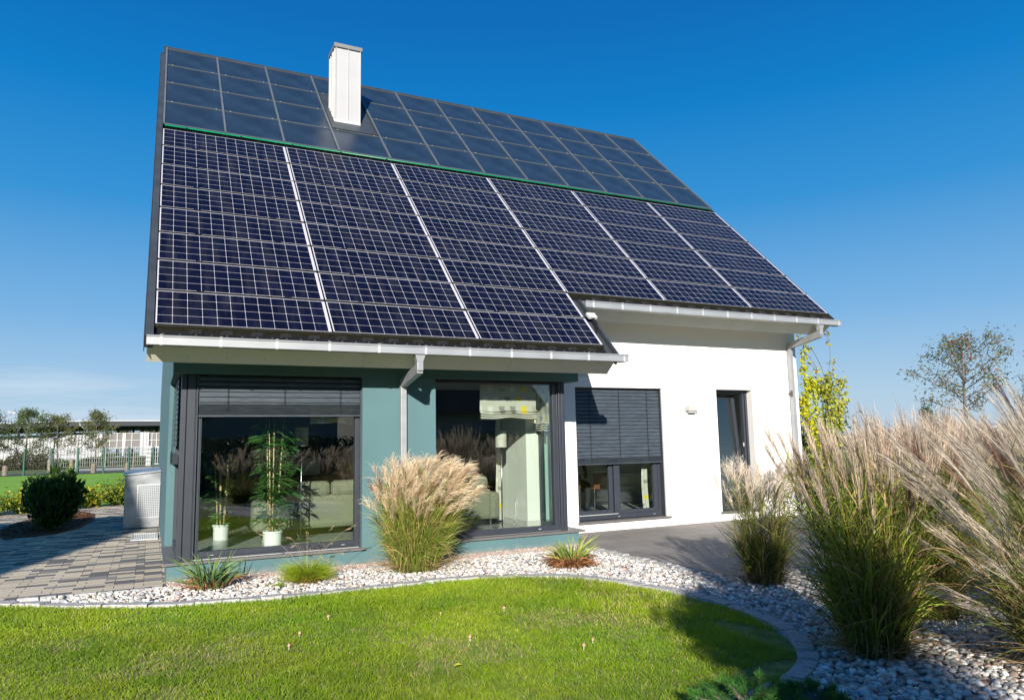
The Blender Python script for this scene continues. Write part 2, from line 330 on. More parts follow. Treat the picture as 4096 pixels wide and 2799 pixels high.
def tulipmat():
    m = bpy.data.materials.new('tulip_print_fabric'); m.use_nodes = True
    nt = m.node_tree; p = nt.nodes['Principled BSDF']; p.inputs['Roughness'].default_value = .9; out = nt.nodes['Material Output']
    uv = nd(nt, 'ShaderNodeUVMap'); s = nd(nt, 'ShaderNodeSeparateXYZ'); nt.links.new(uv.outputs[0], s.inputs[0])
    U, V = M_(nt, 'MULTIPLY', s.outputs['X'], 1 / .185), M_(nt, 'MULTIPLY', s.outputs['Y'], 1 / .14)
    row = M_(nt, 'FLOOR', V); Us = M_(nt, 'ADD', U, M_(nt, 'MULTIPLY', M_(nt, 'MODULO', row, 2), .5))
    a = M_(nt, 'SUBTRACT', M_(nt, 'FRACT', Us), .5); b = M_(nt, 'SUBTRACT', M_(nt, 'FRACT', V), .5)
    # tulip: half ellipse with a notched top
    ax = M_(nt, 'DIVIDE', a, .27); by = M_(nt, 'DIVIDE', M_(nt, 'SUBTRACT', b, .1), .42)
    r2 = M_(nt, 'ADD', M_(nt, 'MULTIPLY', ax, ax), M_(nt, 'MULTIPLY', by, by))
    cup = M_(nt, 'MULTIPLY', M_(nt, 'LESS_THAN', r2, 1), M_(nt, 'LESS_THAN', b, M_(nt, 'ADD', .05, M_(nt, 'MULTIPLY', M_(nt, 'PINGPONG', M_(nt, 'ADD', a, .54), .09), 2.2))))
    cb = nd(nt, 'ShaderNodeCombineXYZ'); nt.links.new(M_(nt, 'FLOOR', Us), cb.inputs[0]); nt.links.new(row, cb.inputs[1])
    wh = nd(nt, 'ShaderNodeTexWhiteNoise'); nt.links.new(cb.outputs[0], wh.inputs['Vector'])
    rp = nd(nt, 'ShaderNodeValToRGB'); rp.color_ramp.interpolation = 'CONSTANT'; e = rp.color_ramp.elements
    e[0].color = (.80, .62, .02, 1); e[1].position = .36; e[1].color = (.30, .29, .27, 1)
    for q_, cc in ((.6, (.75, .74, .70, 1)), (.82, (.48, .45, .40, 1))): z = e.new(q_); z.color = cc
    nt.links.new(wh.outputs['Value'], rp.inputs[0])
    mx = nd(nt, 'ShaderNodeMixRGB'); mx.inputs[1].default_value = (.60, .58, .50, 1); nt.links.new(cup, mx.inputs[0]); nt.links.new(rp.outputs[0], mx.inputs[2]); nt.links.new(mx.outputs[0], p.inputs['Base Color'])
    tr = nd(nt, 'ShaderNodeBsdfTranslucent'); nt.links.new(mx.outputs[0], tr.inputs[0]); ms = nd(nt, 'ShaderNodeMixShader'); ms.inputs[0].default_value = .3
    nt.links.new(p.outputs[0], ms.inputs[1]); nt.links.new(tr.outputs[0], ms.inputs[2]); nt.links.new(ms.outputs[0], out.inputs[0])
    return m
MT['tulip'] = tulipmat()

# ------------------------------------------------------------------ geometry helpers
COL = scene.collection
def tag(o, label=None, cat=None, group=None, kind=None):
    if label: o['label'] = label
    if cat: o['category'] = cat
    if group: o['group'] = group
    if kind: o['kind'] = kind
    return o
def empty(name, loc=(0, 0, 0), label=None, cat=None, group=None):
    o = bpy.data.objects.new(name, None); COL.objects.link(o); o.location = loc; o.empty_display_size = .2
    return tag(o, label, cat, group)
def copy_tree(o, parent=None):
    c = o.copy(); COL.objects.link(c)
    if parent: c.parent = parent
    for ch in list(o.children): copy_tree(ch, c)
    return c

class MB:
    def __init__(s): s.v = []; s.f = []; s.uv = {}
    def add(s, vs, fs):
        n = len(s.v); s.v += [tuple(map(float, q)) for q in vs]; s.f += [tuple(n + i for i in f) for f in fs]; return s
    def box(s, x0, x1, y0, y1, z0, z1, T=None):
        vs = [(x0, y0, z0), (x1, y0, z0), (x1, y1, z0), (x0, y1, z0), (x0, y0, z1), (x1, y0, z1), (x1, y1, z1), (x0, y1, z1)]
        if T: vs = [T(*q) for q in vs]
        return s.add(vs, [(0, 3, 2, 1), (4, 5, 6, 7), (0, 1, 5, 4), (1, 2, 6, 5), (2, 3, 7, 6), (3, 0, 4, 7)])
    def prism(s, poly, x0, x1, axis='x'):
        n = len(poly)
        def q(x, p): return (x, p[0], p[1]) if axis == 'x' else ((p[0], x, p[1]) if axis == 'y' else (p[0], p[1], x))
        vs = [q(x0, p) for p in poly] + [q(x1, p) for p in poly]
        return s.add(vs, [tuple(range(n)), tuple(range(2 * n - 1, n - 1, -1))] + [(i, i + n, (i + 1) % n + n, (i + 1) % n) for i in range(n)])
    def tube(s, pts, r, n=8, cap=True):
        pts = [Vector(p) for p in pts]; rs = r if isinstance(r, (list, tuple)) else [r] * len(pts)
        base = len(s.v); fs = []; up = Vector((.13, .21, .97)); prev = None
        for i, p in enumerate(pts):
            d = (pts[min(i + 1, len(pts) - 1)] - pts[max(i - 1, 0)]).normalized()
            if prev is None:
                a = d.cross(up)
                if a.length < .1: a = d.cross(Vector((1, 0, 0)))
                a.normalize()
            else: a = (prev - d * prev.dot(d)).normalized()
            prev = a; b = d.cross(a)
            for k in range(n):
                t = 2 * math.pi * k / n; q = p + (a * math.cos(t) + b * math.sin(t)) * rs[i]; s.v.append(tuple(q))
        for i in range(len(pts) - 1):
            for k in range(n):
                k2 = (k + 1) % n; fs.append((base + i * n + k, base + i * n + k2, base + (i + 1) * n + k2, base + (i + 1) * n + k))
        if cap: fs += [tuple(base + k for k in range(n - 1, -1, -1)), tuple(base + (len(pts) - 1) * n + k for k in range(n))]
        s.f += fs; return s
    def lathe(s, prof, c=(0, 0, 0), n=24):
        base = len(s.v)
        for r, z in prof:
            for k in range(n):
                t = 2 * math.pi * k / n; s.v.append((c[0] + r * math.cos(t), c[1] + r * math.sin(t), c[2] + z))
        for i in range(len(prof) - 1):
            for k in range(n):
                k2 = (k + 1) % n; s.f.append((base + i * n + k, base + i * n + k2, base + (i + 1) * n + k2, base + (i + 1) * n + k))
        s.f.append(tuple(base + k for k in range(n - 1, -1, -1))); s.f.append(tuple(base + (len(prof) - 1) * n + k for k in range(n)))
        return s
    def build(s, name, m, parent=None, bevel=0, smooth=False, seg=2):
        me = bpy.data.meshes.new(name); me.from_pydata(s.v, [], s.f); me.update()
        if smooth: me.polygons.foreach_set('use_smooth', [True] * len(me.polygons))
        me.materials.append(m); o = bpy.data.objects.new(name, me); COL.objects.link(o)
        if parent: o.parent = parent; o.matrix_parent_inverse = Matrix.Translation(parent.location).inverted()
        if bevel:
            b = o.modifiers.new('bevel', 'BEVEL'); b.width = bevel; b.segments = seg; b.limit_method = 'ANGLE'
            b.harden_normals = False
        return o
def each(name, m, parent, boxes, bevel=0, T=None):
    return [MB().box(*b, T=T).build(name, m, parent, bevel) for b in boxes]
def box(name, m, parent, *a, bevel=0): return MB().box(*a).build(name, m, parent, bevel)

def npmesh(name, V, Q, mt, parent=None, colors=None, smooth=False, k=4):
    """V (n,3) points, Q (m,k) faces of k corners each, colors (n,3) per point"""
    me = bpy.data.meshes.new(name)
    me.vertices.add(len(V)); me.vertices.foreach_set('co', np.ascontiguousarray(V, np.float32).ravel())
    me.loops.add(Q.size); me.loops.foreach_set('vertex_index', np.ascontiguousarray(Q, np.int32).ravel())
    me.polygons.add(len(Q)); me.polygons.foreach_set('loop_start', np.arange(0, Q.size, k, dtype=np.int32))
    if smooth: me.polygons.foreach_set('use_smooth', np.ones(len(Q), bool))
    me.update(calc_edges=True)
    if colors is not None:
        ca = me.color_attributes.new('Col', 'FLOAT_COLOR', 'POINT')
        cc = np.ones((len(V), 4), np.float32); cc[:, :3] = np.clip(colors, 0, 1); ca.data.foreach_set('color', cc.ravel())
    me.materials.append(mt)
    o = bpy.data.objects.new(name, me); COL.objects.link(o)
    if parent: o.parent = parent; o.matrix_parent_inverse = Matrix.Translation(parent.location).inverted()
    return o

class Rib:
    """collects ribbons (stems, blades, filaments): P (N,K,3), W (N,K), C (N,K,3)"""
    def __init__(s): s.V = []; s.Q = []; s.C = []; s.n = 0
    def add(s, P, W, C, rng, side=None):
        P = np.asarray(P, float); N, K, _ = P.shape
        W = np.broadcast_to(W, (N, K)); C = np.broadcast_to(C, (N, K, 3))
        T = P[:, -1] - P[:, 0]; T /= np.linalg.norm(T, axis=1, keepdims=True) + 1e-9
        if side is None:
            r = rng.normal(size=(N, 3))
            side = np.cross(T, r)
        side = side / (np.linalg.norm(side, axis=1, keepdims=True) + 1e-9)
        o = side[:, None, :] * (W[..., None] * .5)
        V = np.stack([P - o, P + o], 2).reshape(N, K * 2, 3)
        b = (np.arange(N) * K * 2)[:, None, None] + (np.arange(K - 1) * 2)[None, :, None] + np.array([0, 1, 3, 2])[None, None, :] + s.n
        s.V.append(V.reshape(-1, 3)); s.Q.append(b.reshape(-1, 4)); s.C.append(np.repeat(C, 2, axis=1).reshape(-1, 3)); s.n += N * K * 2
    def build(s, name, mt, parent=None):
        return npmesh(name, np.concatenate(s.V), np.concatenate(s.Q), mt, parent, np.concatenate(s.C))

def leaves(Rb, pos, dirn, L, Wd, col, rng, droop=.2, side=None):
    """leaf blades as 4-point ribbons that widen and narrow"""
    N = len(pos); t = np.array([0, .35, .7, 1.0])
    L = np.broadcast_to(L, (N,)); Wd = np.broadcast_to(Wd, (N,))
    P = pos[:, None, :] + dirn[:, None, :] * (L[:, None, None] * t[None, :, None])
    P[:, :, 2] -= (L[:, None] * droop) * t[None, :] ** 2
    W = Wd[:, None] * np.array([.25, 1.0, .8, .05])[None, :]
    C = np.broadcast_to(col[:, None, :], (N, 4, 3))
    Rb.add(P, W, C, rng, side)

def unit(v): return v / (np.linalg.norm(v, axis=-1, keepdims=True) + 1e-9)
def vnoise(x, y, s, seed=0):
    rs = np.random.RandomState(seed); G = rs.rand(64, 64)
    x = x * s + 31.7; y = y * s + 17.3; i = np.floor(x).astype(int); j = np.floor(y).astype(int); u = x - i; v = y - j
    u = u * u * (3 - 2 * u); v = v * v * (3 - 2 * v)
    g = lambda a, b: G[a % 64, b % 64]
    return (g(i, j) * (1 - u) + g(i + 1, j) * u) * (1 - v) + (g(i, j + 1) * (1 - u) + g(i + 1, j + 1) * u) * v
def at(px, py, Y):
    """point of the place seen at a pixel of the 4096-wide photograph, at depth Y"""
    d = FX * FPX + RX * (px - 2048) + UX * (1399.5 - py); t = (Y - CAM[1]) / d[1]; return CAM + d * t
def inpoly(x, y, poly):
    r = np.zeros(len(x), bool); n = len(poly)
    for i in range(n):
        x0, y0 = poly[i]; x1, y1 = poly[(i + 1) % n]
        c = ((y0 > y) != (y1 > y)) & (x < (x1 - x0) * (y - y0) / (y1 - y0 + 1e-12) + x0); r ^= c
    return r
def spline(pts, n=8):
    P = [np.array(p, float) for p in pts]; out = []
    for i in range(len(P) - 1):
        a = P[max(i - 1, 0)]; b = P[i]; c = P[i + 1]; d = P[min(i + 2, len(P) - 1)]
        for k in range(n):
            t = k / n; out.append(.5 * ((2 * b) + (-a + c) * t + (2 * a - 5 * b + 4 * c - d) * t * t + (-a + 3 * b - 3 * c + d) * t ** 3))
    out.append(P[-1]); return out
def sheet(name, poly, z, m, thick=None, kind='structure'):
    mb = MB()
    if thick: mb.prism(poly, z - thick, z, 'z')
    else: mb.add([(p[0], p[1], z) for p in poly], [tuple(range(len(poly)))])
    o = mb.build(name, m); o['kind'] = kind
    # keep the top facing up
    return o

# ================================================================== GROUND
KERB = [(-6, 2.2), (-3.2, .95), (-2.1, .50), (-1.29, .16), (-.52, -.40), (.29, -.80), (1.4, -1.03), (2.5, -1.02), (3.4, -1.10), (4.05, -1.45), (4.5, -2.05), (4.73, -2.9), (4.70, -3.75), (4.48, -4.48), (4.12, -4.98), (3.70, -5.26), (3.25, -5.42), (2.7, -5.6), (2.0, -6.6), (1.6, -8.4), (1.2, -11)]
kc = spline(KERB, 8)
def offset(pts, d):
    o = []
    for i, p in enumerate(pts):
        t = pts[min(i + 1, len(pts) - 1)] - pts[max(i - 1, 0)]; t = t / (np.linalg.norm(t) + 1e-9); o.append(p + np.array([-t[1], t[0]]) * d)
    return o
sheet('ground', [(-900, -300), (900, -300), (900, 1500), (-900, 1500)], -.06, MT['fieldbase'])
sheet('gravel_bed', [(-1.45, .445), (5.8, .69), (5.66, -2.5), (13, -2.5), (13, -11), (1, -11), (2, -5.6), (3, -4), (3, -1.5), (-.3, -.6), (-1.6, .2)], -.035, MT['gravelbase'])
lawn_poly = [tuple(p) for p in kc] + [(-8, -11), (-8, 3)]
sheet('lawn', lawn_poly, -.02, MT['soilgrass'])
pav = MB().add([(-14, 2.2, -.012), (-6, 2.2, -.012), (-3.2, 1.0, -.012), (-2.1, .60, -.012), (-1.33, .47, -.012), (-.38, .44, -.012), (.229, .46, -.012), (.229, 15.2, -.012), (-14, 15.2, -.012)], [tuple(range(9))]).build('paving', MT['paver'])
pav['kind'] = 'structure'
sheet('terrace', [(5.8, -2.46), (13.5, -2.46), (13.5, 1.76), (5.8, 1.76)], 0.0, MT['slab'], .05)
sheet('far_lawn', [(-60, 14.2), (-8, 12.2), (-3.5, 12.6), (-.8, 15.0), (.2, 15.2), (12, 15.2), (30, 20), (60, 51), (-60, 51)], -.03, MT['fieldgrass'])
sheet('road', [(-90, 52.6), (90, 52.6), (90, 58.5), (-90, 58.5)], -.045, MT['asphalt'])
sheet('verge_path', [(-7.5, 61), (60, 61), (60, 70), (-6, 70)], -.04, MT['concrete'])

# granite kerb round the lawn: short hewn blocks, one run
def kerb_run(name, pts, w, h, L, seed, label=None, jitter=.006, z0=-.06):
    rs = random.Random(seed); mb = MB(); acc = [np.array(p[:2]) for p in pts]
    # resample by length
    d = [0]
    for i in range(1, len(acc)): d.append(d[-1] + np.linalg.norm(acc[i] - acc[i - 1]))
    def pt(s):
        s = min(max(s, 0), d[-1] - 1e-6); i = int(np.searchsorted(d, s)) or 1; t = (s - d[i - 1]) / (d[i] - d[i - 1] + 1e-9); return acc[i - 1] * (1 - t) + acc[i] * t
    s = 0
    while s < d[-1] - .02:
        l = L * rs.uniform(.7, 1.3); a, b = pt(s + .006), pt(min(s + l, d[-1]) - .006); mid = pt(s + l / 2)
        def nrm(q, r): t = r - q; t /= np.linalg.norm(t) + 1e-9; return np.array([-t[1], t[0]])
        n = nrm(a, b); w0 = w * rs.uniform(.9, 1.08); hh = h + rs.uniform(-.008, .008)
        P = [a, mid, b]; vs = []
        for q in P:
            for sd_ in (0, 1):
                for z in (z0, hh):
                    e = .012 if z == hh else 0
                    off = (e if sd_ == 0 else w0 - e)
                    jj = [rs.uniform(-jitter, jitter) for _ in range(3)]
                    vs.append((q[0] + n[0] * off + jj[0], q[1] + n[1] * off + jj[1], z + (jj[2] if z == hh else 0)))
        k = len(mb.v); mb.v += vs
        for i in (0, 1):
            o = k + i * 4; mb.f += [(o, o + 1, o + 5, o + 4), (o + 2, o + 6, o + 7, o + 3), (o + 1, o + 3, o + 7, o + 5)]
        mb.f += [(k, k + 2, k + 3, k + 1), (k + 8, k + 9, k + 11, k + 10)]; s += l
    o = mb.build(name, MT['kerb'], None, bevel=.008); o['kind'] = 'structure'; return o
kerb_run('kerb', [tuple(p) for p in kc], .15, .012, .21, 3)
kerb_run('terrace_kerb', [(5.66, .10), (5.66, -2.46)], .125, .006, .14, 5)
kerb_run('terrace_kerb', [(5.66, -2.62), (12.5, -2.62)], .13, .004, .15, 6)
kerb_run('wall_edging', [(-.05, .28), (1.5, .29), (3.0, .29), (5.6, .29)], .05, -.004, .9, 7, jitter=.002)
kerb_run('kerb', [(-1.9, .50), (-1.33, .40), (-.9, .36), (-.38, .36), (.2, .37)], .085, -.002, .17, 8)

# ================================================================== HOUSE
house = empty('house', (0, 0, 0), 'white and petrol green rendered house with a steep roof covered in solar panels', 'house')
TH = 0.7754; Z0 = 2.887; ct, st = math.cos(TH), math.sin(TH)
def RP(x, v, off=0.0): return (x, v * ct - off * st, Z0 + v * st + off * ct)
def rbox(mb, x0, x1, v0, v1, o0, o1): return mb.box(x0, x1, v0, v1, o0, o1, T=lambda x, v, o: RP(x, v, o))

# walls -- petrol bay
F = .69
tw = MB()
tw.box(.23, 5.80, F, .985, -.06, .166); tw.box(.23, 5.87, F, .985, 2.415, 3.06)
tw.box(2.52, 3.55, F, .985, .166, 2.415)
tw.box(.23, .52, .985, 2.42, -.06, .166); tw.box(.23, .52, .985, 2.42, 2.415, 3.06)
tw.box(5.50, 5.80, .985, 1.758, -.06, .166); tw.box(5.57, 5.87, .985, 1.758, 2.415, 3.06)
tw.prism([(2.42, -.06), (13.4, -.06), (13.4, 3.1), (7.05, 9.2), (2.42, 4.6)], .23, .53)
tw.box(.232, .52, .985, 2.42, 3.062, 3.3)
tealw = tw.build('wall', MT['teal'], house, bevel=.004); tealw['label'] = 'petrol green rendered bay and gable wall'
# white walls with two openings
ww = MB(); W0, W1 = 1.76, 2.10
for a, b, c, d in ((5.80, 6.45, -.06, 4.1), (8.275, 9.54, -.06, 4.1), (10.43, 11.67, -.06, 4.1), (6.45, 8.275, 2.425, 4.1), (9.54, 10.43, 2.425, 4.1), (6.45, 8.275, -.06, .135), (9.54, 10.43, -.06, .135)):
    ww.box(a, b, W0, W1, c, d)
ww.prism([(W1, -.06), (13.4, -.06), (13.4, 3.1), (7.05, 9.2), (W1, 4.35)], 11.35, 11.668)
ww.box(.54, 11.34, 13.1, 13.4, -.06, 3.1)
whw = ww.build('wall', MT['white'], house); whw['label'] = 'bright white rendered wall'
# inside shell
each('interior_wall', MT['inwall'], house, [(5.36, 5.78, 1.50, 2.40, .2, 2.60), (.532, .549, 2.43, 9.0, .2, 2.6)])
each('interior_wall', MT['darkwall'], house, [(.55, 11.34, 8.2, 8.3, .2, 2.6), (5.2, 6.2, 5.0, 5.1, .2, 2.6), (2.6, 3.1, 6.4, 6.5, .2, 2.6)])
MB().box(11.32, 11.348, 2.11, 8.2, .2, 2.6).build('interior_wall', MT['inwall'], house)
MB().box(.40, 5.70, .80, 1.75, .10, .20).box(.54, 5.78, 1.7505, 2.10, .10, .2).box(.54, 11.34, 2.1005, 8.2, .10, .2).build('interior_floor', MT['floor'], house)
MB().box(.53, 5.56, .99, 1.757, 2.60, 2.7).box(.53, 11.34, 1.757, 8.3, 2.602, 2.7).build('interior_ceiling', MT['ceil'], house)
MB().box(5.345, 5.36, 1.485, 2.39, .2, .29).box(5.36, 5.79, 1.485, 1.50, .2, .29).build('skirting', MT['concrete'], house)
MB().box(5.352, 5.36, 1.86, 1.94, .52, .60).build('wall_socket', MT['boxgrey'], house, bevel=.003)
MB().tube([(5.35, 1.9, .55), (5.335, 1.86, .45), (5.33, 1.85, .35), (5.32, 1.88, .28), (5.33, 1.82, .24), (5.30, 1.86, .21)], .006, 6).build('cable', MT['boxgrey'], house)

# roof body
rf = MB()
rbox(rf, 0, 11.79, 1.26, 9.86, -.13, -.085); rbox(rf, 0, 5.93, -.12, 1.26, -.13, -.085)
roof = rf.build('roof', MT['tile'], house)
# rounded tile noses and snow hooks along the two eaves
for (xa, xb, vv) in ((0.0, 5.86, -.125), (6.02, 11.80, 1.255)):
    te = MB(); n = int((xb - xa) / .03); pts = []
    for i in range(n + 1):
        x = xa + (xb - xa) * i / n; ph = (x % .30) / .30; hgt = .016 * (math.sin(ph * 2 * math.pi)) + .012 * max(0, math.cos(ph * 4 * math.pi))
        pts.append((x, hgt))
    for i in range(n):
        (x0, h0), (x1, h1) = pts[i], pts[i + 1]
        te.add([RP(x0, vv, -.125 + h0), RP(x1, vv, -.125 + h1), RP(x1, vv, -.078 + h1), RP(x0, vv, -.078 + h0), RP(x0, vv + .3, -.125 + h0), RP(x1, vv + .3, -.125 + h1), RP(x1, vv + .3, -.078 + h1), RP(x0, vv + .3, -.078 + h0)], [(0, 1, 2, 3), (3, 2, 6, 7), (0, 4, 5, 1)])
    x = xa + .1; k = 0
    while x < xb - .1:
        c = RP(x, vv + .02, -.062); te.lathe([(.022, 0), (.02, .012), (.012, .02), (.001, .023)], c, 8)
        if k % 2: a = x + .17; te.add([RP(a - .10, vv + .03, -.08), RP(a + .10, vv + .03, -.08), RP(a + .05, vv + .03, -.035), RP(a - .05, vv + .03, -.035), RP(a - .10, vv + .2, -.08), RP(a + .10, vv + .2, -.08), RP(a + .05, vv + .2, -.035), RP(a - .05, vv + .2, -.035)], [(0, 1, 2, 3), (3, 2, 6, 7), (0, 3, 7, 4), (1, 5, 6, 2)])
        x += .165; k += 1
    te.build('tile_edge', MT['tile'], roof)
fl = MB()
for (x0, x1, dy, dz) in ((0.03, 5.90, 0, 0), (6.08, 11.78, 1.0, .98)):
    fl.add([(x0, .03 + dy, 2.805 + dz), (x1, .03 + dy, 2.805 + dz), (x1, -.10 + dy, 2.70 + dz), (x0, -.10 + dy, 2.70 + dz), (x0, .03 + dy, 2.79 + dz), (x1, .03 + dy, 2.79 + dz), (x1, -.10 + dy, 2.685 + dz), (x0, -.10 + dy, 2.685 + dz)], [(3, 2, 1, 0), (4, 5, 6, 7), (2, 3, 7, 6)])
fl.build('eaves_flashing', MT['zincflash'], roof)
ub = MB()
def eaves(x0, x1, dy, dz, vend):
    a = RP(0, vend, -.132); b_ = RP(0, vend, -.36)
    ub.prism([(-.055 + dy, 2.655 + dz), (.165 + dy, 2.486 + dz), (b_[1], b_[2]), (a[1], a[2]), (RP(0, -.14 + dy / ct * 1.0, -.132)[1], RP(0, -.14 + dy / ct, -.132)[2])], x0, x1)
eaves(-.065, 6.05, 0, 0, 1.16); eaves(-.065, 11.76, 1.0, .98, 9.72)
fasc = ub.build('fascia', MT['fascia'], house)
fj = MB()
for x, v in ((2.36, -.2255), (4.38, -.2255), (6.95, 1.1745), (9.35, 1.1745)): fj = MB().add([(x, -.059 + (1.0 if v > 0 else 0), 2.655 + (.98 if v > 0 else 0)), (x + .005, -.059 + (1.0 if v > 0 else 0), 2.655 + (.98 if v > 0 else 0)), (x + .005, .160 + (1.0 if v > 0 else 0), 2.485 + (.98 if v > 0 else 0)), (x, .160 + (1.0 if v > 0 else 0), 2.485 + (.98 if v > 0 else 0))], [(0, 1, 2, 3)]); fj.build('joint', MT['concrete'], fasc)
for i in range(14):
    for xx, dy, dz in ((.35 + i * .42, 0, 0), (6.4 + i * .4, 1.0, .98)): MB().lathe([(.008, -.004), (.006, .004)], (xx, .085 + dy, 2.545 + dz), 6).build('rivet', MT['concrete'], fasc)
bs = MB(); yr, zr_ = RP(0, 9.9, -.09)[1:]
bs.prism([(yr, zr_), (yr + 7.3 * ct / ct * .98, zr_ - 7.3 * st / ct * .96), (yr + 7.0, zr_ - 7.15), (yr, zr_ - .35)], .235, 11.8)
bs.build('roof', MT['tile'], house)
# verges
vg = MB()
rbox(vg, -.095, -.004, -.24, 9.50, -.145, .012); rbox(vg, -.05, -.004, 9.50, 9.9, -.145, .02); rbox(vg, -.098, -.09, -.24, 9.5, -.2, .02)
for v in (.55, 2.4, 4.3, 6.1, 7.9): rbox(vg, -.10, -.004, v, v + .012, -.145, .0155)
vg.build('verge', MT['slate'], house)
vr = MB(); rbox(vr, 5.925, 6.04, -.235, 1.30, -.12, -.07); rbox(vr, 6.04, 6.075, -.24, 1.22, -.16, .0); rbox(vr, 5.925, 5.935, -.16, 1.2, -.07, -.055)
vr.build('verge', MT['slate'], house)
rg = MB(); rbox(rg, -.05, 11.83, 9.855, 9.94, -.10, .02); rg.build('ridge_cap', MT['slate'], house)
rr_ = MB(); rbox(rr_, 11.822, 11.85, 1.26, 9.9, -.13, -.01); rr_.build('verge', MT['slate'], house)

# gutters
def gutter(x0, x1, dy, dz, nb):
    g = MB(); yb, yf, zt, zb = -.070 + dy, -.205 + dy, 2.735 + dz, 2.636 + dz; t = .006
    g.box(x0, x1, yf, yf + t, zb, zt - .012); g.box(x0, x1, yf + t, yb, zb, zb + t); g.box(x0, x1, yb, yb + t, zb, zt + .01)
    g.box(x0, x0 + t, yf + t, yb, zb + t, zt - .005); g.box(x1 - t, x1, yf + t, yb, zb + t, zt - .005)
    g.tube([(x0, yf, zt - .006), (x1, yf, zt - .006)], .0115, 8)
    o = g.build('gutter', MT['zinc'], house)
    for i in range(nb):
        x = x0 + .13 + (x1 - x0 - .22) * i / (nb - 1)
        MB().box(x, x + .028, yf - .005, yf, zb - .004, zt + .006).box(x, x + .028, yf - .005, yb, zb - .006, zb - .001).box(x, x + .028, yf - .014, yb, zt + .006, zt + .010).build('gutter_bracket', MT['lightgrey'], o)
    return o
g1 = gutter(-.07, 6.19, 0, 0, 11)
g2 = gutter(6.12, 11.90, 1.0, .98, 11)
def downpipe(xo, yo, zo, xw, yw, wallside):
    m = MB(); s = .04
    # hopper below the gutter, cranked arm back to the wall, square pipe down
    m.add([(xo - .075, yo - .05, zo), (xo + .075, yo - .05, zo), (xo + .075, yo + .05, zo), (xo - .075, yo + .05, zo), (xo - s, yo - s, zo - .11), (xo + s, yo - s, zo - .11), (xo + s, yo + s, zo - .11), (xo - s, yo + s, zo - .11)], [(0, 1, 5, 4), (1, 2, 6, 5), (2, 3, 7, 6), (3, 0, 4, 7)])
    m.box(xo - s, xo + s, yo - s, yo + s, zo - .22, zo - .11)
    a = zo - .14; za = zo - .255; b = a - .13
    m.add([(xo - s, yo + s, a), (xo + s, yo + s, a), (xo + s, yo - s + .005, za), (xo - s, yo - s + .005, za), (xw - s, yw + s, b), (xw + s, yw + s, b), (xw + s, yw - s, b - .10), (xw - s, yw - s, b - .10), ], [(0, 1, 5, 4), (3, 7, 6, 2), (0, 4, 7, 3), (1, 2, 6, 5), (0, 3, 2, 1), (4, 5, 6, 7)])
    m.box(xw - s, xw + s, yw - s, yw + s, .0, b - .03)
    m.box(xw - s - .004, xw + s + .004, yw - s - .004, yw + s + .004, b - .115, b - .095); m.box(xw - s - .004, xw + s + .004, yw - s - .004, yw + s + .004, 1.15, 1.19)
    return m.build('downpipe', MT['zinc'], house, bevel=.004)
downpipe(3.03, -.135, 2.652, 3.06, .635, 1)
dp = downpipe(11.38, .865, 3.632, 11.45, 1.70, 1)
MB().tube([(11.40, 1.70, 2.36), (11.40, 1.76, 2.36)], .012, 6).box(11.395, 11.415, 1.66, 1.70, 2.30, 2.42).build('pipe_clamp', MT['rust'], dp)

# ---- photovoltaic modules, one part each with its own frame
pw, ph_ = 1.95, .662
me = bpy.data.meshes.new('solar_panel')
me.from_pydata([(0, 0, 0), (pw, 0, 0), (pw, ph_, 0), (0, ph_, 0)], [], [(0, 1, 2, 3)])
uvl = me.uv_layers.new(name='UVMap'); mL, mR, mB_ = .014, .036, .008
u0, u1 = -mL / ((pw - mL - mR) / 12), 12 + mR / ((pw - mL - mR) / 12); v0, v1 = -mB_ / ((ph_ - 2 * mB_) / 4), 4 + mB_ / ((ph_ - 2 * mB_) / 4)
for i, q in enumerate([(u0, v0), (u1, v0), (u1, v1), (u0, v1)]): uvl.data[i].uv = q
me.materials.append(MT['pv']); me.update()
fm = MB()
for a in ((-.004, pw + .004, -.004, 0, -.045, .002), (-.004, pw + .004, ph_, ph_ + .004, -.045, .002), (-.004, 0, 0, ph_, -.045, .002), (pw, pw + .004, 0, ph_, -.045, .002), (0, pw, 0, ph_, -.04, -.006)): fm.box(*a)
fme = bpy.data.meshes.new('panel_frame'); fme.from_pydata(fm.v, [], fm.f); fme.materials.append(MT['blackplastic']); fme.update()
for r_ in range(8):
    for c_ in range(6):
        if r_ < 2 and c_ > 2: continue
        p = bpy.data.objects.new('solar_panel', me); COL.objects.link(p); p.parent = house
        p.location = RP(c_ * 1.97 + .008, r_ * .70 + .018); p.rotation_euler = (TH + random.Random(r_ * 7 + c_).uniform(-.004, .004), random.Random(r_ * 9 + c_ * 5).uniform(-.003, .003), 0)
        f_ = bpy.data.objects.new('panel_frame', fme); COL.objects.link(f_); f_.parent = p
for r_ in range(1, 9):
    xe = 5.91 if r_ < 3 else 11.82; rl = MB()
    rbox(rl, .02, xe - .03, r_ * .7 - .006, r_ * .7 + .001, -.05, -.016); rbox(rl, .021, xe - .031, r_ * .7 + .005, r_ * .7 + .009, -.05, -.018)
    rails = rl.build('mounting_rail', MT['rail'], house)
    for c_ in range(int(round(xe / 1.97))):
        for fx in (.44, 1.47): cl = MB(); rbox(cl, c_ * 1.97 + fx, c_ * 1.97 + fx + .085, r_ * .7 - .019, r_ * .7 + .019, -.02, .006); cl.build('clamp', MT['blackplastic'], rails)
dk = MB(); rbox(dk, 0, 5.93, -.11, 5.72, -.085, -.06)
rbox(dk, 5.93, 11.80, 1.30, 5.72, -.085, -.06); dk.build('underlay', MT['blackplastic'], house)
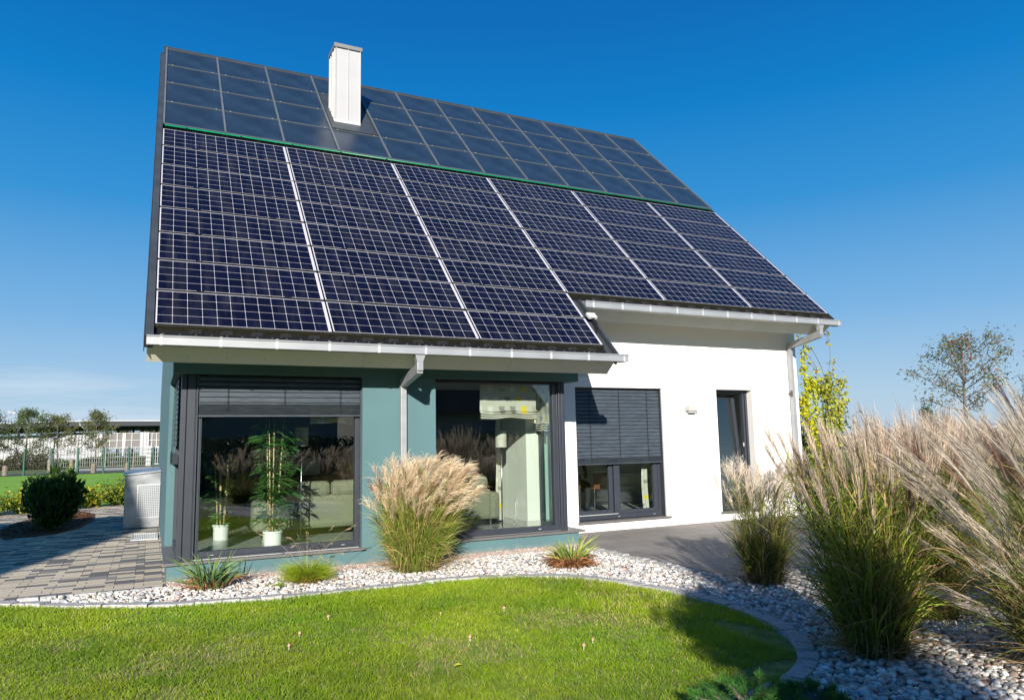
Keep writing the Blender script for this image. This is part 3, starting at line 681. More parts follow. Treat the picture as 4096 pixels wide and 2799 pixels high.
ep = MB(); rbox(ep, .0, 3.93, -.02, .008, -.075, -.001); rbox(ep, 3.94, 5.90, -.026, .008, -.08, -.001); rbox(ep, 5.915, 11.82, 1.378, 1.408, -.08, -.001)
for k in range(18): rbox(ep, .6 + k * 1.0 if k < 6 else 5.95 + (k - 6) * .98 - .0, (.6 + k * 1.0 if k < 6 else 5.95 + (k - 6) * .98) + .02, *((-.028, -.02) if k < 6 else (1.368, 1.38)), -.05, -.03) if (k < 12) else None
ep.build('edge_profile', MT['moss'], house)
# ---- solar thermal collectors
GP = MB().tube([RP(.03, 5.735, -.0), RP(11.80, 5.735, -.0)], .015, 10).build('green_pipe', MT['green_pipe'], house, smooth=True)
for i in range(40): pc = MB(); rbox(pc, .35 + i * .29, .38 + i * .29, 5.70, 5.73, -.04, -.004 if i % 3 else .012); pc.build('pipe_clip', MT['blackplastic'], GP)
cw, v_rows = .985, [5.80, 6.83, 7.83, 8.83, 9.85]
cp = MB(); cp.box(.004, cw - .004, 0, 1.0, -.07, -.004)
cme = bpy.data.meshes.new('solar_collector'); cme.from_pydata(cp.v, [], cp.f); cme.materials.append(MT['coll']); cme.update()
for c_ in range(12):
    for r_ in range(4):
        if c_ == 3 and r_ in (1, 2): continue
        o = bpy.data.objects.new('solar_collector', cme); COL.objects.link(o); o.parent = house
        o.location = RP(c_ * cw + .0, v_rows[r_] + .004); o.rotation_euler = (TH, 0, 0); o.scale = (1, (v_rows[r_ + 1] - v_rows[r_] - .008), 1)
for c_ in range(13):
    cb_ = MB(); rbox(cb_, c_ * cw - .016 if c_ else 0.0, c_ * cw + (.016 if c_ else .03), 5.79, 9.86, -.01, .022); cb_.build('collector_bar', MT['barmetal'], house)
for c_ in range(12):
    for k, v in enumerate(v_rows):
        if c_ == 3 and k in (2,): continue
        ch_ = MB(); rbox(ch_, c_ * cw + .0165, (c_ + 1) * cw - .0165, v - .008 - (.012 if k == 0 else 0), v + .008, -.01, .010); cbr = ch_.build('cross_bar', MT['barmetal'], house)
        if 0 < k < 4:
            for fx in (.12, .86): rv = MB(); rbox(rv, c_ * cw + fx, c_ * cw + fx + .016, v - .012, v + .012, .010, .014); rv.build('clip', MT['lightgrey'], cbr)
# chimney on its sheet metal opening
op = MB(); rbox(op, 2.975, 3.92, 6.85, 8.80, -.03, -.006); rbox(op, 2.985, 3.0, 6.86, 8.79, -.006, .03); rbox(op, 3.895, 3.91, 6.86, 8.79, -.006, .03); rbox(op, 3.0, 3.895, 6.86, 6.885, -.006, .028)
op.build('flashing', MT['slate'], house)
ch = MB(); X0, X1, Y0, Y1 = 3.115, 3.625, 5.24, 5.76
def prof(a, b, k):  # standing seam outline between two corners
    return None
ch.box(X0, X1, Y0, Y1, 7.85, 9.60)
for x in (X0 - .004, X0 + .25, X1 - .010): ch.box(x, x + .014, Y0 - .022, Y0, 7.98, 9.6)
for y in (Y0 + .03, Y0 + .16, Y0 + .24, Y0 + .38, Y1 - .03): ch.box(X0 - .026, X0, y, y + .016, 7.9, 9.6)
for y in (Y0 + .12, Y0 + .3, Y1 - .03): ch.box(X1, X1 + .02, y, y + .014, 7.9, 9.6)
chim = ch.build('chimney', MT['chim'], house, bevel=.003)
MB().box(X0 - .012, X1 + .012, Y0 - .012, Y1 + .01, 7.90, 8.06).build('base_flashing', MT['lightgrey'], chim, bevel=.004)
MB().box(X0 - .035, X1 + .035, Y0 - .035, Y1 + .035, 9.602, 9.685)  .build('cap', MT['capgrey'], chim, bevel=.004)
MB().lathe([(.17, 0), (.17, .05), (.155, .066), (.12, .068)], (X0 + .255, Y0 + .26, 9.686), 20).build('flue', MT['terra'], chim, smooth=False)
# junction box with cables beside the lowest modules
jb = MB(); rbox(jb, 5.95, 6.10, .66, .78, .01, .05); rbox(jb, 5.97, 6.02, .68, .76, .05, .053)
jbo = jb.build('junction_box', MT['boxgrey'], house, bevel=.006)
jc = MB()
for k in range(3): jc.tube([RP(6.0 + k * .02, .66, .03), RP(6.01 + k * .02, .56, .02), RP(5.99 + k * .02, .45, -.01), RP(5.95 + k * .01, .36, -.05)], .006, 5)
jc.build('cable', MT['blackplastic'], jbo)

# ---- windows
def slats(mb, x0, x1, y, z_top, z_low, pitch, axis='y', tilt=.018, dirn=1):
    z = z_top
    while z - pitch > z_low:
        prof_ = [(.0, 0), (.012 + tilt * .3, -.018), (.014 + tilt * .6, -.040), (.006 + tilt, -pitch - .004)]
        if axis == 'y': P = [[(x, y - dirn * (q[0]), z + q[1]) for q in prof_] for x in (x0, x1)]
        else: P = [[(y - dirn * (q[0]), x, z + q[1]) for q in prof_] for x in (x0, x1)]
        th_ = .0015
        n = len(mb.v); mb.v += P[0] + P[1]
        for i in range(3): mb.f.append((n + i, n + 4 + i, n + 5 + i, n + 1 + i))
        z -= pitch
    return z
def frame_y(mb, x0, x1, z0, z1, y0, y1, wl_, wr, wb, wt):
    mb.box(x0, x0 + wl_, y0, y1, z0, z1); mb.box(x1 - wr, x1, y0, y1, z0, z1); mb.box(x0 + wl_, x1 - wr, y0, y1, z0, z0 + wb); mb.box(x0 + wl_, x1 - wr, y0, y1, z1 - wt, z1)
def frame_x(mb, y0, y1, z0, z1, x0, x1, wl_, wr, wb, wt):
    mb.box(x0, x1, y0, y0 + wl_, z0, z1); mb.box(x0, x1, y1 - wr, y1, z0, z1); mb.box(x0, x1, y0 + wl_, y1 - wr, z0, z0 + wb); mb.box(x0, x1, y0 + wl_, y1 - wr, z1 - wt, z1)
def cords(mb, xs, y, z0, z1):
    for x in xs: mb.tube([(x, y, z0), (x + .002, y, z1)], .0022, 4); mb.tube([(x + .012, y - .003, z0), (x + .012, y - .003, z1)], .0015, 4)
def stack(mb, x0, x1, y0, y1, z0, z1, n):
    for i in range(n):
        z = z0 + .022 + (z1 - z0 - .022) * i / n; j = random.Random(i).uniform(-.007, .007)
        mb.box(x0, x1, y0 + j, y1 + j, z, z + .0035)
    mb.box(x0 - .005, x1 + .005, y0, y1, z0, z0 + .018)
def blind(parent, x0, x1, y, ztop, zst, zbot, cordx, pitch=.066):
    b = MB(); z = slats(b, x0, x1, y, ztop, zst - pitch * .75, pitch); stack(b, x0, x1, y - .05, y - .002, zbot, zst + .01, 12)
    o = b.build('blind', MT['blind'], parent)
    c = MB(); cords(c, cordx, y - .034, zbot + .02, ztop)
    rs = random.Random(3)
    for x in cordx:
        pts = [(x + rs.uniform(-.012, .016), y - .056 - rs.uniform(0, .008), zbot + .03 + (zst - zbot - .02) * i / 12) for i in range(13)]; c.tube(pts, .0022, 4)
    c.build('cord', MT['blackplastic'], o); return o
def pane(parent, *a, m='vglass'): return MB().box(*a).build('pane', MT[m], parent)

# left corner window of the bay
w = MB(); frame_y(w, .50, 2.52, .20, 2.415, .81, .90, .055, .065, .085, .16); w.box(.555, .565, .795, .81, .2, 2.41)
w.box(.56, 2.45, .795, .812, .225, .235)
win1 = w.build('window', MT['anth'], house, bevel=.004)
each('blind_rail', MT['slate'], win1, [(.500, .512, .770, .81, .2, 2.41), (2.508, 2.52, .765, .80, .2, 2.41)])
pane(win1, .555, 2.455, .852, .860, .285, 2.255)
each('drain_cap', MT['zinc'], win1, [(.70, .745, .803, .809, .228, .244), (2.28, 2.325, .803, .809, .232, .246)])
blind(win1, .525, 2.505, .805, 2.41, 2.05, 1.895, (.85, 1.53, 2.24))
cpst = MB(); cpst.box(.325, .385, .80, .98, .2, 2.415); cpst.box(.385, .395, .815, .96, .2, 2.415); cpst.box(.395, .487, .79, .95, .2, 2.415); cpst.box(.487, .50, .80, .93, .2, 2.415)
cpst.build('corner_post', MT['anth'], house, bevel=.006)
w = MB(); frame_x(w, .98, 2.42, .20, 2.415, .33, .42, .07, .07, .085, .12); win2 = w.build('window', MT['anth'], house, bevel=.004)
pane(win2, .372, .380, 1.04, 2.36, .28, 2.30)
b = MB(); slats(b, 1.06, 2.36, .326, 2.41, 1.50, .066, axis='x'); 
for i in range(14): b.box(.262, .322, 1.05, 2.37, 1.33 + i * .010, 1.335 + i * .010)
bo = b.build('blind', MT['blind'], win2)
c = MB()
for y in (1.08, 1.5, 1.9, 2.3): c.tube([(.27, y, 1.33), (.29, y, 2.4)], .003, 4)
for k in range(10): c.tube([(.25, 1.07, 1.32 + k * .016), (.235, 1.06, 1.33 + k * .016), (.255, 1.05, 1.34 + k * .016)], .003, 4)
c.build('cord', MT['blackplastic'], bo)
# sill round the left corner
s = MB(); s.prism([(.195, 2.42), (.195, .655), (2.565, .655), (2.565, .82), (.34, .82), (.34, 2.42)], .168, .198, 'z'); s.build('window_sill', MT['granite_sill'], house, bevel=.004)
MB().box(.50, 2.50, .755, .80, .1985, .2035).build('sill_strip', MT['lightgrey'], win1)

# right corner window of the bay
w = MB(); frame_y(w, 3.55, 5.535, .20, 2.415, .81, .90, .05, .065, .08, .045); win3 = w.build('window', MT['anth'], house, bevel=.004)
pane(win3, 3.60, 5.47, .852, .860, .28, 2.37)
each('drain_cap', MT['zinc'], win3, [(5.18, 5.225, .803, .809, .232, .248)])
MB().box(3.552, 5.53, .765, .81, 2.375, 2.414).build('blind_box', MT['blackplastic'], win3)
cp2 = MB(); cp2.box(5.535, 5.555, .80, .93, .2, 2.415); cp2.box(5.555, 5.60, .775, .95, .2, 2.415); cp2.box(5.60, 5.612, .80, .96, .2, 2.415); cp2.box(5.612, 5.67, .785, .98, .2, 2.415)
cp2.build('corner_post', MT['anth'], house, bevel=.006)
w = MB(); frame_x(w, .98, 1.50, .20, 2.415, 5.58, 5.66, .06, .06, .085, .10); win4 = w.build('window', MT['anth'], house, bevel=.004)
pane(win4, 5.615, 5.623, 1.03, 1.46, .28, 2.32, m='vglass2')
s = MB(); s.prism([(3.50, .82), (3.50, .655), (5.89, .655), (5.89, 1.758), (5.66, 1.758), (5.66, .82)], .168, .198, 'z'); s.build('window_sill', MT['granite_sill'], house, bevel=.004)
MB().box(5.785, 5.80, 1.50, 1.757, .2, 2.414).build('wall', MT['white'], house)

# terrace window in the white wall
w = MB(); frame_y(w, 6.45, 8.275, .175, 2.425, 1.905, 1.975, .055, .055, .075, .06)
w.box(7.27, 7.385, 1.895, 1.975, .25, 2.365)
win5 = w.build('window', MT['anth'], house, bevel=.004)
sa = MB(); frame_y(sa, 7.39, 8.215, .252, 2.36, 1.915, 1.97, .012, .095, .06, .06); sa.box(8.13, 8.15, 1.905, 1.915, .26, 2.35); sash = sa.build('sash', MT['anth'], win5, bevel=.003)
sa = MB(); frame_y(sa, 6.51, 7.255, .262, 2.36, 1.925, 1.985, .06, .075, .065, .06); sash2 = sa.build('sash', MT['anth'], win5, bevel=.003)
ps = MB(); ps.box(6.57, 7.18, 1.952, 1.960, .327, 2.30); ps.build('pane', MT['vglass'], win5); pane(win5, 7.40, 8.12, 1.940, 1.948, .312, 2.30)
MB().box(6.505, 7.33, 1.886, 1.905, .252, .262).build('rain_bar', MT['lightgrey'], win5)
each('drain_cap', MT['zinc'], win5, [(6.50, 6.54, 1.898, 1.904, .20, .213), (7.33, 7.37, 1.898, 1.904, .20, .213), (8.08, 8.12, 1.898, 1.904, .20, .213)])
each('blind_rail', MT['slate'], win5, [(8.262, 8.2745, 1.80, 1.90, .16, 2.42), (6.451, 6.463, 1.84, 1.90, .16, 2.42)])
blind(win5, 6.47, 8.258, 1.875, 2.415, 1.215, 1.105, (6.78, 7.38, 7.98), pitch=.0635)
MB().box(6.43, 8.345, 1.715, 1.90, .137, .167).build('window_sill', MT['granite_sill'], house, bevel=.004)
# narrow window with a tilted sash
w = MB(); frame_y(w, 9.54, 10.43, .175, 2.425, 1.90, 1.97, .05, .05, .07, .06); w.box(10.30, 10.34, 1.89, 1.97, .24, 2.36)
win6 = w.build('window', MT['anth'], house, bevel=.004)
sa = MB(); frame_y(sa, 9.60, 10.28, .26, 2.34, 0, .06, .06, .07, .065, .06)
sh = sa.build('sash', MT['anth'], win6, bevel=.003); gp = MB().box(9.66, 10.21, .027, .035, .32, 2.285).build('pane', MT['vglass'], sh)
sh.matrix_parent_inverse = Matrix.Identity(4); sh.location = (0, 1.93, 0)
piv = Vector((0, 0, .26)); sh.matrix_parent_inverse = Matrix.Translation(Vector((0, 1.93, .26))) @ Matrix.Rotation(R(-4.5), 4, 'X') @ Matrix.Translation(Vector((0, 0, -.26))); sh.location = (0, 0, 0)
MB().box(10.24, 10.262, 1.86, 1.875, 1.35, 1.42).build('handle', MT['lightgrey'], win6)
MB().box(9.50, 10.47, 1.715, 1.895, .137, .167).build('window_sill', MT['granite_sill'], house, bevel=.004)
# wall lamp and cover plate
wl_ = MB().box(8.78, 9.005, 1.64, 1.76, 2.02, 2.11).build('wall_lamp', MT['concrete'], house, bevel=.004)
MB().box(8.82, 8.97, 1.67, 1.758, 1.985, 2.019).build('lamp_glass', MT['lightgrey'], wl_, bevel=.003)
MB().box(8.86, 8.93, 1.752, 1.76, .53, .60).build('socket_cover', MT['white'], house, bevel=.002)

# ================================================================== THINGS INSIDE
def skin_obj(name, chains, m, parent=None, sub=2):
    """one continuous body: joints with radii, grown with the Skin modifier"""
    vs = []; es = []; rs = []
    for ch in chains:
        prev = None
        for p in ch:
            if isinstance(p, int): prev = p; continue
            vs.append(p[:3]); rs.append(p[3]); k = len(vs) - 1
            if prev is not None: es.append((prev, k))
            prev = k
    me_ = bpy.data.meshes.new(name); me_.from_pydata(vs, es, []); me_.materials.append(m)
    o = bpy.data.objects.new(name, me_); COL.objects.link(o)
    if parent: o.parent = parent; o.matrix_parent_inverse = Matrix.Translation(parent.location).inverted()
    mod = o.modifiers.new('skin', 'SKIN'); mod.use_smooth_shade = True
    for i, r in enumerate(rs): me_.skin_vertices[0].data[i].radius = (r, r)
    me_.skin_vertices[0].data[0].use_root = True
    s = o.modifiers.new('sub', 'SUBSURF'); s.levels = sub; s.render_levels = sub
    return o

def bamboo(x, y, z, r, h, spread, n, seed, label, leafs):
    t = empty('potted_bamboo', (x, y, z), label, 'potted plant')
    MB().lathe([(r * .86, 0), (r * .90, .10), (r * .93, r * 1.55), (r * 1.03, r * 1.60), (r * 1.03, r * 1.78), (r * .92, r * 1.78), (r * .90, r * 1.6)], (x, y, z), 28).build('pot', MT['pot'], t, smooth=False)
    MB().lathe([(.001, 0), (r * .88, 0)], (x, y, z + r * 1.66), 20).build('soil', MT['soil'], t)
    rs = random.Random(seed); rng = np.random.default_rng(seed); cm = MB(); lf = Rib(); tops = []
    for i in range(n):
        a = 2 * math.pi * i / n + rs.uniform(0, 1); bx, by = x + r * .45 * math.cos(a), y + r * .45 * math.sin(a)
        hh = h * rs.uniform(.8, 1.0); lx, ly = .06 * math.cos(a), .06 * math.sin(a)
        cm.tube([(bx, by, z + r * 1.6), (bx + lx * .3, by + ly * .3, z + hh * .5), (bx + lx, by + ly, z + hh)], [.011, .010, .006], 7)
        for k in range(leafs // n):
            q = rs.uniform(.16, 1.0); s_ = spread * (.55 + .45 * math.sin(q * 3.1)); aa = rs.uniform(0, 6.28); rr = s_ * rs.uniform(.1, .8)
            tops.append((bx + lx * q + rr * math.cos(aa), by + ly * q + rr * math.sin(aa), z + hh * q + rs.uniform(-.05, .1), aa))
    cm.build('cane', MT['cane'], t, smooth=True)
    A = np.array(tops); pos = A[:, :3]; N = len(A)
    for k in range(5):
        an = A[:, 3] + rng.normal(0, .9, N); d = unit(np.stack([np.cos(an), np.sin(an), rng.uniform(-.35, .7, N)], 1))
        c = np.array([.028, .12, .025]) * rng.uniform(.4, 1.5, (N, 1)) + rng.uniform(0, .03, (N, 1)) * np.array([1, 1.2, 0])
        leaves(lf, pos, d, rng.uniform(.09, .17, N), rng.uniform(.012, .02, N), c, rng, .35)
    lf.build('foliage', MT['leaf'], t); return t
bamboo(1.50, 1.34, .20, .125, 1.78, .22, 6, 3, 'tall potted bamboo with green leaves right behind the big corner window', 330)
bamboo(.98, 2.75, .20, .12, 1.25, .24, 5, 9, 'smaller potted bamboo standing in shade at the left side of the living room', 70)

def sofa(x0, x1, y, label):
    t = empty('sofa', ((x0 + x1) / 2, y, .2), label, 'sofa')
    MB().box(x0 + .06, x1 - .06, y, y + .9, .32, .62).build('seat', MT['sofa'], t, bevel=.05, smooth=False)
    MB().box(x0 + (.62 if x1 - x0 > 2 else .16), x1 - .16, y - .015, y + .22, .33, .80).build('backrest', MT['sofa'], t, bevel=.06)
    n = 3 if x1 - x0 > 2 else 1; xs_ = x0 + (.62 if n == 3 else .2); w_ = (x1 - .2 - xs_) / n
    for i in range(n):
        MB().box(xs_ + w_ * i + .005, xs_ + w_ * (i + 1) - .005, y + .0, y + .20, .78, 1.0).build('back_cushion', MT['sofa'], t, bevel=.07)
    for a, b in ((x0, x0 + (.6 if x1 - x0 > 2 else .2)), (x1 - .2, x1)):
        MB().box(a, b, y + .02, y + .92, .31, .74).build('armrest', MT['sofa'], t, bevel=.06)
    for a in (x0 + .15, x1 - .15):
        for b in (y + .1, y + .82): MB().tube([(a, b, .199), (a, b, .33)], .013, 8).build('leg', MT['steel'], t)
sofa(1.36, 3.60, 2.20, 'long grey green woven sofa seen from behind through the left bay window')
sofa(3.95, 5.05, 1.80, 'grey green woven armchair seen from behind through the right bay window')

def floor_lamp(x, y, zs, label):
    t = empty('floor_lamp', (x, y, .2), label, 'floor lamp')
    MB().box(x - .14, x + .14, y - .14, y + .14, .199, .212).build('base', MT['steel'], t, bevel=.003)
    MB().tube([(x, y, .212), (x, y, zs + .1)], .009, 8).build('pole', MT['steel'], t, smooth=True)
    MB().lathe([(.088, 0), (.088, .26), (.082, .26), (.082, 0)], (x, y, zs), 28).build('lamp_shade', MT['shade'], t)
floor_lamp(1.93, 1.75, 1.52, 'slim steel floor lamp beside the tall potted bamboo')
floor_lamp(4.98, 1.62, 1.44, 'slim steel floor lamp with a patterned drum shade below the tulip blind')

def cloth(name, verts_uv, parent, m='tulip'):
    """grid of (pos, uv) rows"""
    nr, nc = len(verts_uv), len(verts_uv[0]); me_ = bpy.data.meshes.new(name)
    V = [q[0] for row in verts_uv for q in row]; UVs = [q[1] for row in verts_uv for q in row]
    Fc = [(i * nc + j, i * nc + j + 1, (i + 1) * nc + j + 1, (i + 1) * nc + j) for i in range(nr - 1) for j in range(nc - 1)]
    me_.from_pydata(V, [], Fc); ul = me_.uv_layers.new(name='UVMap')
    for l in me_.loops: ul.data[l.index].uv = UVs[l.vertex_index]
    me_.materials.append(MT[m]); me_.polygons.foreach_set('use_smooth', [True] * len(me_.polygons)); me_.update()
    o = bpy.data.objects.new(name, me_); COL.objects.link(o)
    if parent: o.parent = parent; o.matrix_parent_inverse = Matrix.Translation(parent.location).inverted()
    return o
def roman(x0, x1, y, z0, z1, label, axis='x', seed=0):
    t = empty('roman_blind', ((x0 + x1) / 2, y, z1) if axis == 'x' else (y, (x0 + x1) / 2, z1), label, 'roman blind')
    rs = random.Random(seed)
    def g(folds, zz0, zz1, depth, uvoff, nrow):
        rows = []
        for i in range(nrow + 1):
            q = i / nrow; row = []
            for j in range(25):
                s_ = j / 24; sag = .02 * math.sin(s_ * 3.14) * (1 - q) + .008 * math.sin(s_ * 11 + seed)
                bulge = depth * abs(math.sin(q * math.pi * folds)) * (1 + .25 * math.sin(s_ * 9 + q * 5)) + .004 * math.sin(s_ * 17)
                z = zz0 + (zz1 - zz0) * q + sag * (1 if folds > 1 else .3); a = x0 + (x1 - x0) * s_
                pos = (a, y - bulge, z) if axis == 'x' else (y - bulge, a, z)
                row.append((pos, (a * 1.0, (z + uvoff))))
            rows.append(row)
        return rows
    cloth('flat_panel', g(.5, z0 + .12, z1, .008, 0, 14), t)
    cloth('folds', g(4, z0, z0 + .15, .045, .05, 26), t)
    return t
roman(4.36, 5.30, 1.02, 1.845, 2.37, 'roman blind with yellow and grey tulips pulled half up behind the right bay window', seed=2)
roman(1.05, 1.52, 5.54, 1.66, 2.40, 'narrow roman blind with crumpled tulip fabric on the side pane of the bay', axis='y', seed=5)
roman(1.9, 2.46, 1.02, 1.80, 2.37, 'roman blind of tulip fabric behind the left bay window, under the venetian blind', seed=7)
def strip(x, y, z0, z1, w_, label, rot=0.0):
    rows = []
    for i in range(41):
        z = z0 + (z1 - z0) * i / 40
        rows.append([((x + w_ * (j / 6) * math.cos(rot) + .006 * math.sin(z * 7), y + w_ * (j / 6) * math.sin(rot) + .012 * math.sin(j * 1.8 + z * 2), z), (.02 + w_ * j / 6 + .09, z)) for j in range(7)])
    t = empty('curtain', (x, y, z0), label, 'curtain'); cloth('fabric', rows, t); return t
strip(5.20, 2.30, .24, 2.55, .11, 'narrow curtain strip with yellow and grey tulips beside the white wall corner')
strip(8.02, 2.12, .24, 2.40, .12, 'narrow curtain strip with grey tulips at the right edge of the terrace window')

# kitchen seen under the half lowered blind
t = empty('kitchen_unit', (9.3, 4.2, .2), 'pale grey green kitchen unit with wide drawers behind the terrace window', 'kitchen unit')
MB().box(7.6, 11.2, 4.0, 4.6, .30, 1.12).build('carcass', MT['cab'], t)
MB().box(7.6, 11.2, 4.04, 4.6, .199, .30).build('plinth', MT['concrete'], t)
for i in range(4):
    for j in range(3):
        x = 7.61 + i * .9; z = .31 + j * .27
        d = MB().box(x, x + .88, 3.98, 3.999, z, z + .26).build('drawer', MT['cab'], t, bevel=.003)
        MB().box(x + .1, x + .6, 3.955, 3.979, z + .215, z + .232).build('handle', MT['steel'], d)
MB().box(7.58, 11.22, 3.95, 4.62, 1.122, 1.16).build('worktop', MT['darksteel'], t)
def stool(x, y, label):
    t = empty('bar_stool', (x, y, .2), label, 'bar stool', 'bar stools in the kitchen')
    MB().box(x - .19, x + .19, y - .19, y + .19, .62, .66).build('seat', MT['wood'], t, bevel=.01)
    MB().box(x - .19, x + .19, y - .20, y - .18, .66, .92).build('backrest', MT['wood'], t, bevel=.008)
    MB().box(x - .195, x + .195, y - .205, y - .175, .921, .945).build('top_rail', MT['pot'], t, bevel=.008)
    for s_ in (-1, 1): MB().tube([(x + s_ * .17, y - .17, .92), (x + s_ * .175, y - .175, .62), (x + s_ * .18, y - .18, .22), (x + s_ * .18, y + .16, .215)], .011, 8).build('leg', MT['steel'], t, smooth=True)
    MB().tube([(x - .18, y + .16, .215), (x + .18, y + .16, .215)], .011, 8).build('foot_bar', MT['steel'], t)
stool(6.95, 3.0, 'brown bar stool with steel legs cut by the left edge of the terrace window')
stool(7.62, 3.0, 'brown bar stool with steel legs beside the mullion of the terrace window')
# person seated between the stools: dark trousers and shoes under the blind
pz = .2; px_, py_ = 7.30, 3.35
per = empty('person', (px_, py_, pz), 'person in dark clothes and boots sitting in the kitchen behind the lowered blind', 'person')
skin_obj('body', [[(px_, py_, .74, .13), (px_, py_ + .01, .90, .125), (px_, py_ + .02, 1.10, .14), (px_, py_ + .01, 1.24, .10), (px_, py_ - .01, 1.32, .055), (px_, py_ - .02, 1.40, .08), (px_, py_ - .03, 1.50, .09), (px_, py_ - .02, 1.57, .06)],
    [0, (px_ - .10, py_ - .06, .72, .09), (px_ - .13, py_ - .36, .70, .075), (px_ - .12, py_ - .40, .48, .055), (px_ - .10, py_ - .34, .28, .045), (px_ - .11, py_ - .46, .245, .035)],
    [0, (px_ + .10, py_ - .06, .72, .09), (px_ + .12, py_ - .34, .69, .075), (px_ + .09, py_ - .38, .48, .055), (px_ + .07, py_ - .36, .28, .045), (px_ + .08, py_ - .49, .245, .035)],
    [3, (px_ - .19, py_ + .01, 1.20, .05), (px_ - .25, py_ - .06, .96, .042), (px_ - .12, py_ - .26, .84, .032), (px_ - .08, py_ - .33, .83, .028)],
    [3, (px_ + .19, py_ + .01, 1.20, .05), (px_ + .25, py_ - .06, .96, .042), (px_ + .12, py_ - .26, .84, .032), (px_ + .08, py_ - .33, .83, .028)]], MT['cloth_dark'], per)
ck = empty('dining_chair', (px_, py_ + .05, .2), 'dark chair the seated person uses in the kitchen', 'chair')
MB().box(px_ - .22, px_ + .22, py_ - .2, py_ + .25, .56, .60).build('seat', MT['darksteel'], ck, bevel=.01)
for a in (-.2, .2):
    for b in (-.18, .23): MB().tube([(px_ + a, py_ + b, .199), (px_ + a, py_ + b, .56)], .013, 6).build('leg', MT['darksteel'], ck)
t = empty('sideboard', (2.5, 5.6, .2), 'dark sideboard with drawers against the living room wall', 'sideboard')
MB().box(2.0, 3.6, 5.5, 5.9, .25, .95).build('body', MT['wood'], t, bevel=.01)
each('door', MT['wood'], t, [(2.05, 2.78, 5.485, 5.499, .3, .9), (2.82, 3.55, 5.485, 5.499, .3, .9)], bevel=.004)
t = empty('picture_frame', (2.85, 5.7, .951), 'small framed picture leaning on the dark sideboard', 'picture')
MB().box(2.6, 2.62, 5.6, 5.625, .952, 1.32).box(2.98, 3.0, 5.6, 5.625, .952, 1.32).box(2.62, 2.98, 5.6, 5.625, .952, .972).box(2.62, 2.98, 5.6, 5.625, 1.30, 1.32).build('frame', MT['darksteel'], t)
MB().box(2.62, 2.98, 5.61, 5.62, .972, 1.30).build('picture', MT['inwall'], t)

# ================================================================== GARDEN: stuff
rng = np.random.default_rng(11)
def lawn_blades():
    n = 520000
    x = rng.uniform(-1.8, 5.0, n); y = rng.uniform(-7.2, .55, n)
    d = np.hypot(x - CAM[0], y - CAM[1]); keep = rng.random(n) < np.clip((4.3 / d) ** 1.0, .25, 1)
    ang = np.arctan2(x - CAM[0], y - CAM[1]); keep &= (ang > -.26) & (ang < 1.14)
    inner = offset([np.array(p[:2]) for p in kc], -.0)
    keep &= inpoly(x, y, [tuple(p) for p in inner] + [(-8, -11), (-8, 3)])
    # worn, thin spots near the camera and the bare soil crescent by the kerb
    wn_ = vnoise(x, y, 1.15, 2) * .6 + vnoise(x, y, 3.1, 5) * .4
    dens = np.clip((wn_ - .16) * 4.2, .5, 1); keep &= rng.random(n) < dens
    bare = (np.hypot((x - 4.32) / .16, (y + 4.55) / .62) < 1) | (np.hypot((x - 3.9) / .5, (y + 5.12) / .12) < 1)
    keep &= ~(bare & (rng.random(n) < .9))
    x, y, wn_, d = x[keep], y[keep], wn_[keep], d[keep]; N = len(x)
    h = rng.uniform(.018, .042, N) * (.65 + .6 * vnoise(x, y, 1.9, 7)) * (1 + .5 * (vnoise(x, y, .8, 9) > .62))
    a = rng.uniform(0, 6.28, N) + vnoise(x, y, 2.3, 4) * 3; bend = rng.uniform(.15, .95, N) * h
    t = np.array([0, .5, 1.0]); P = np.zeros((N, 3, 3))
    P[:, :, 0] = x[:, None] + np.cos(a)[:, None] * bend[:, None] * t ** 1.6; P[:, :, 1] = y[:, None] + np.sin(a)[:, None] * bend[:, None] * t ** 1.6
    P[:, :, 2] = -.02 + h[:, None] * (t - .12 * t * t)
    W = (rng.uniform(.0022, .0042, N) * np.clip(d / 4.5, .9, 1.7))[:, None] * np.array([.9, .85, .15])
    tone = vnoise(x, y, 1.6, 21) * .55 + vnoise(x, y, 5, 22) * .3 + rng.random(N) * .35
    g1_ = np.array([.115, .29, .010]); g2_ = np.array([.38, .47, .025]); st_ = np.array([.72, .60, .24])
    C = g1_ + (g2_ - g1_) * np.clip(tone, 0, 1)[:, None]
    straw = (rng.random(N) < np.clip(.07 + .9 * (.40 - wn_), .035, .5)); C[straw] = st_ * rng.uniform(.5, 1.1, (straw.sum(), 1))
    C = C * (.72 + .5 * vnoise(x, y, 1.05, 33) + .22 * vnoise(x, y, 8, 34))[:, None]
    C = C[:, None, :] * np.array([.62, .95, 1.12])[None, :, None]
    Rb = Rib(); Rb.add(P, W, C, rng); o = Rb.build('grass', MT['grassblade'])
    tag(o, 'short sunlit lawn grass with dry straw patches', 'grass', kind='stuff')
lawn_blades()

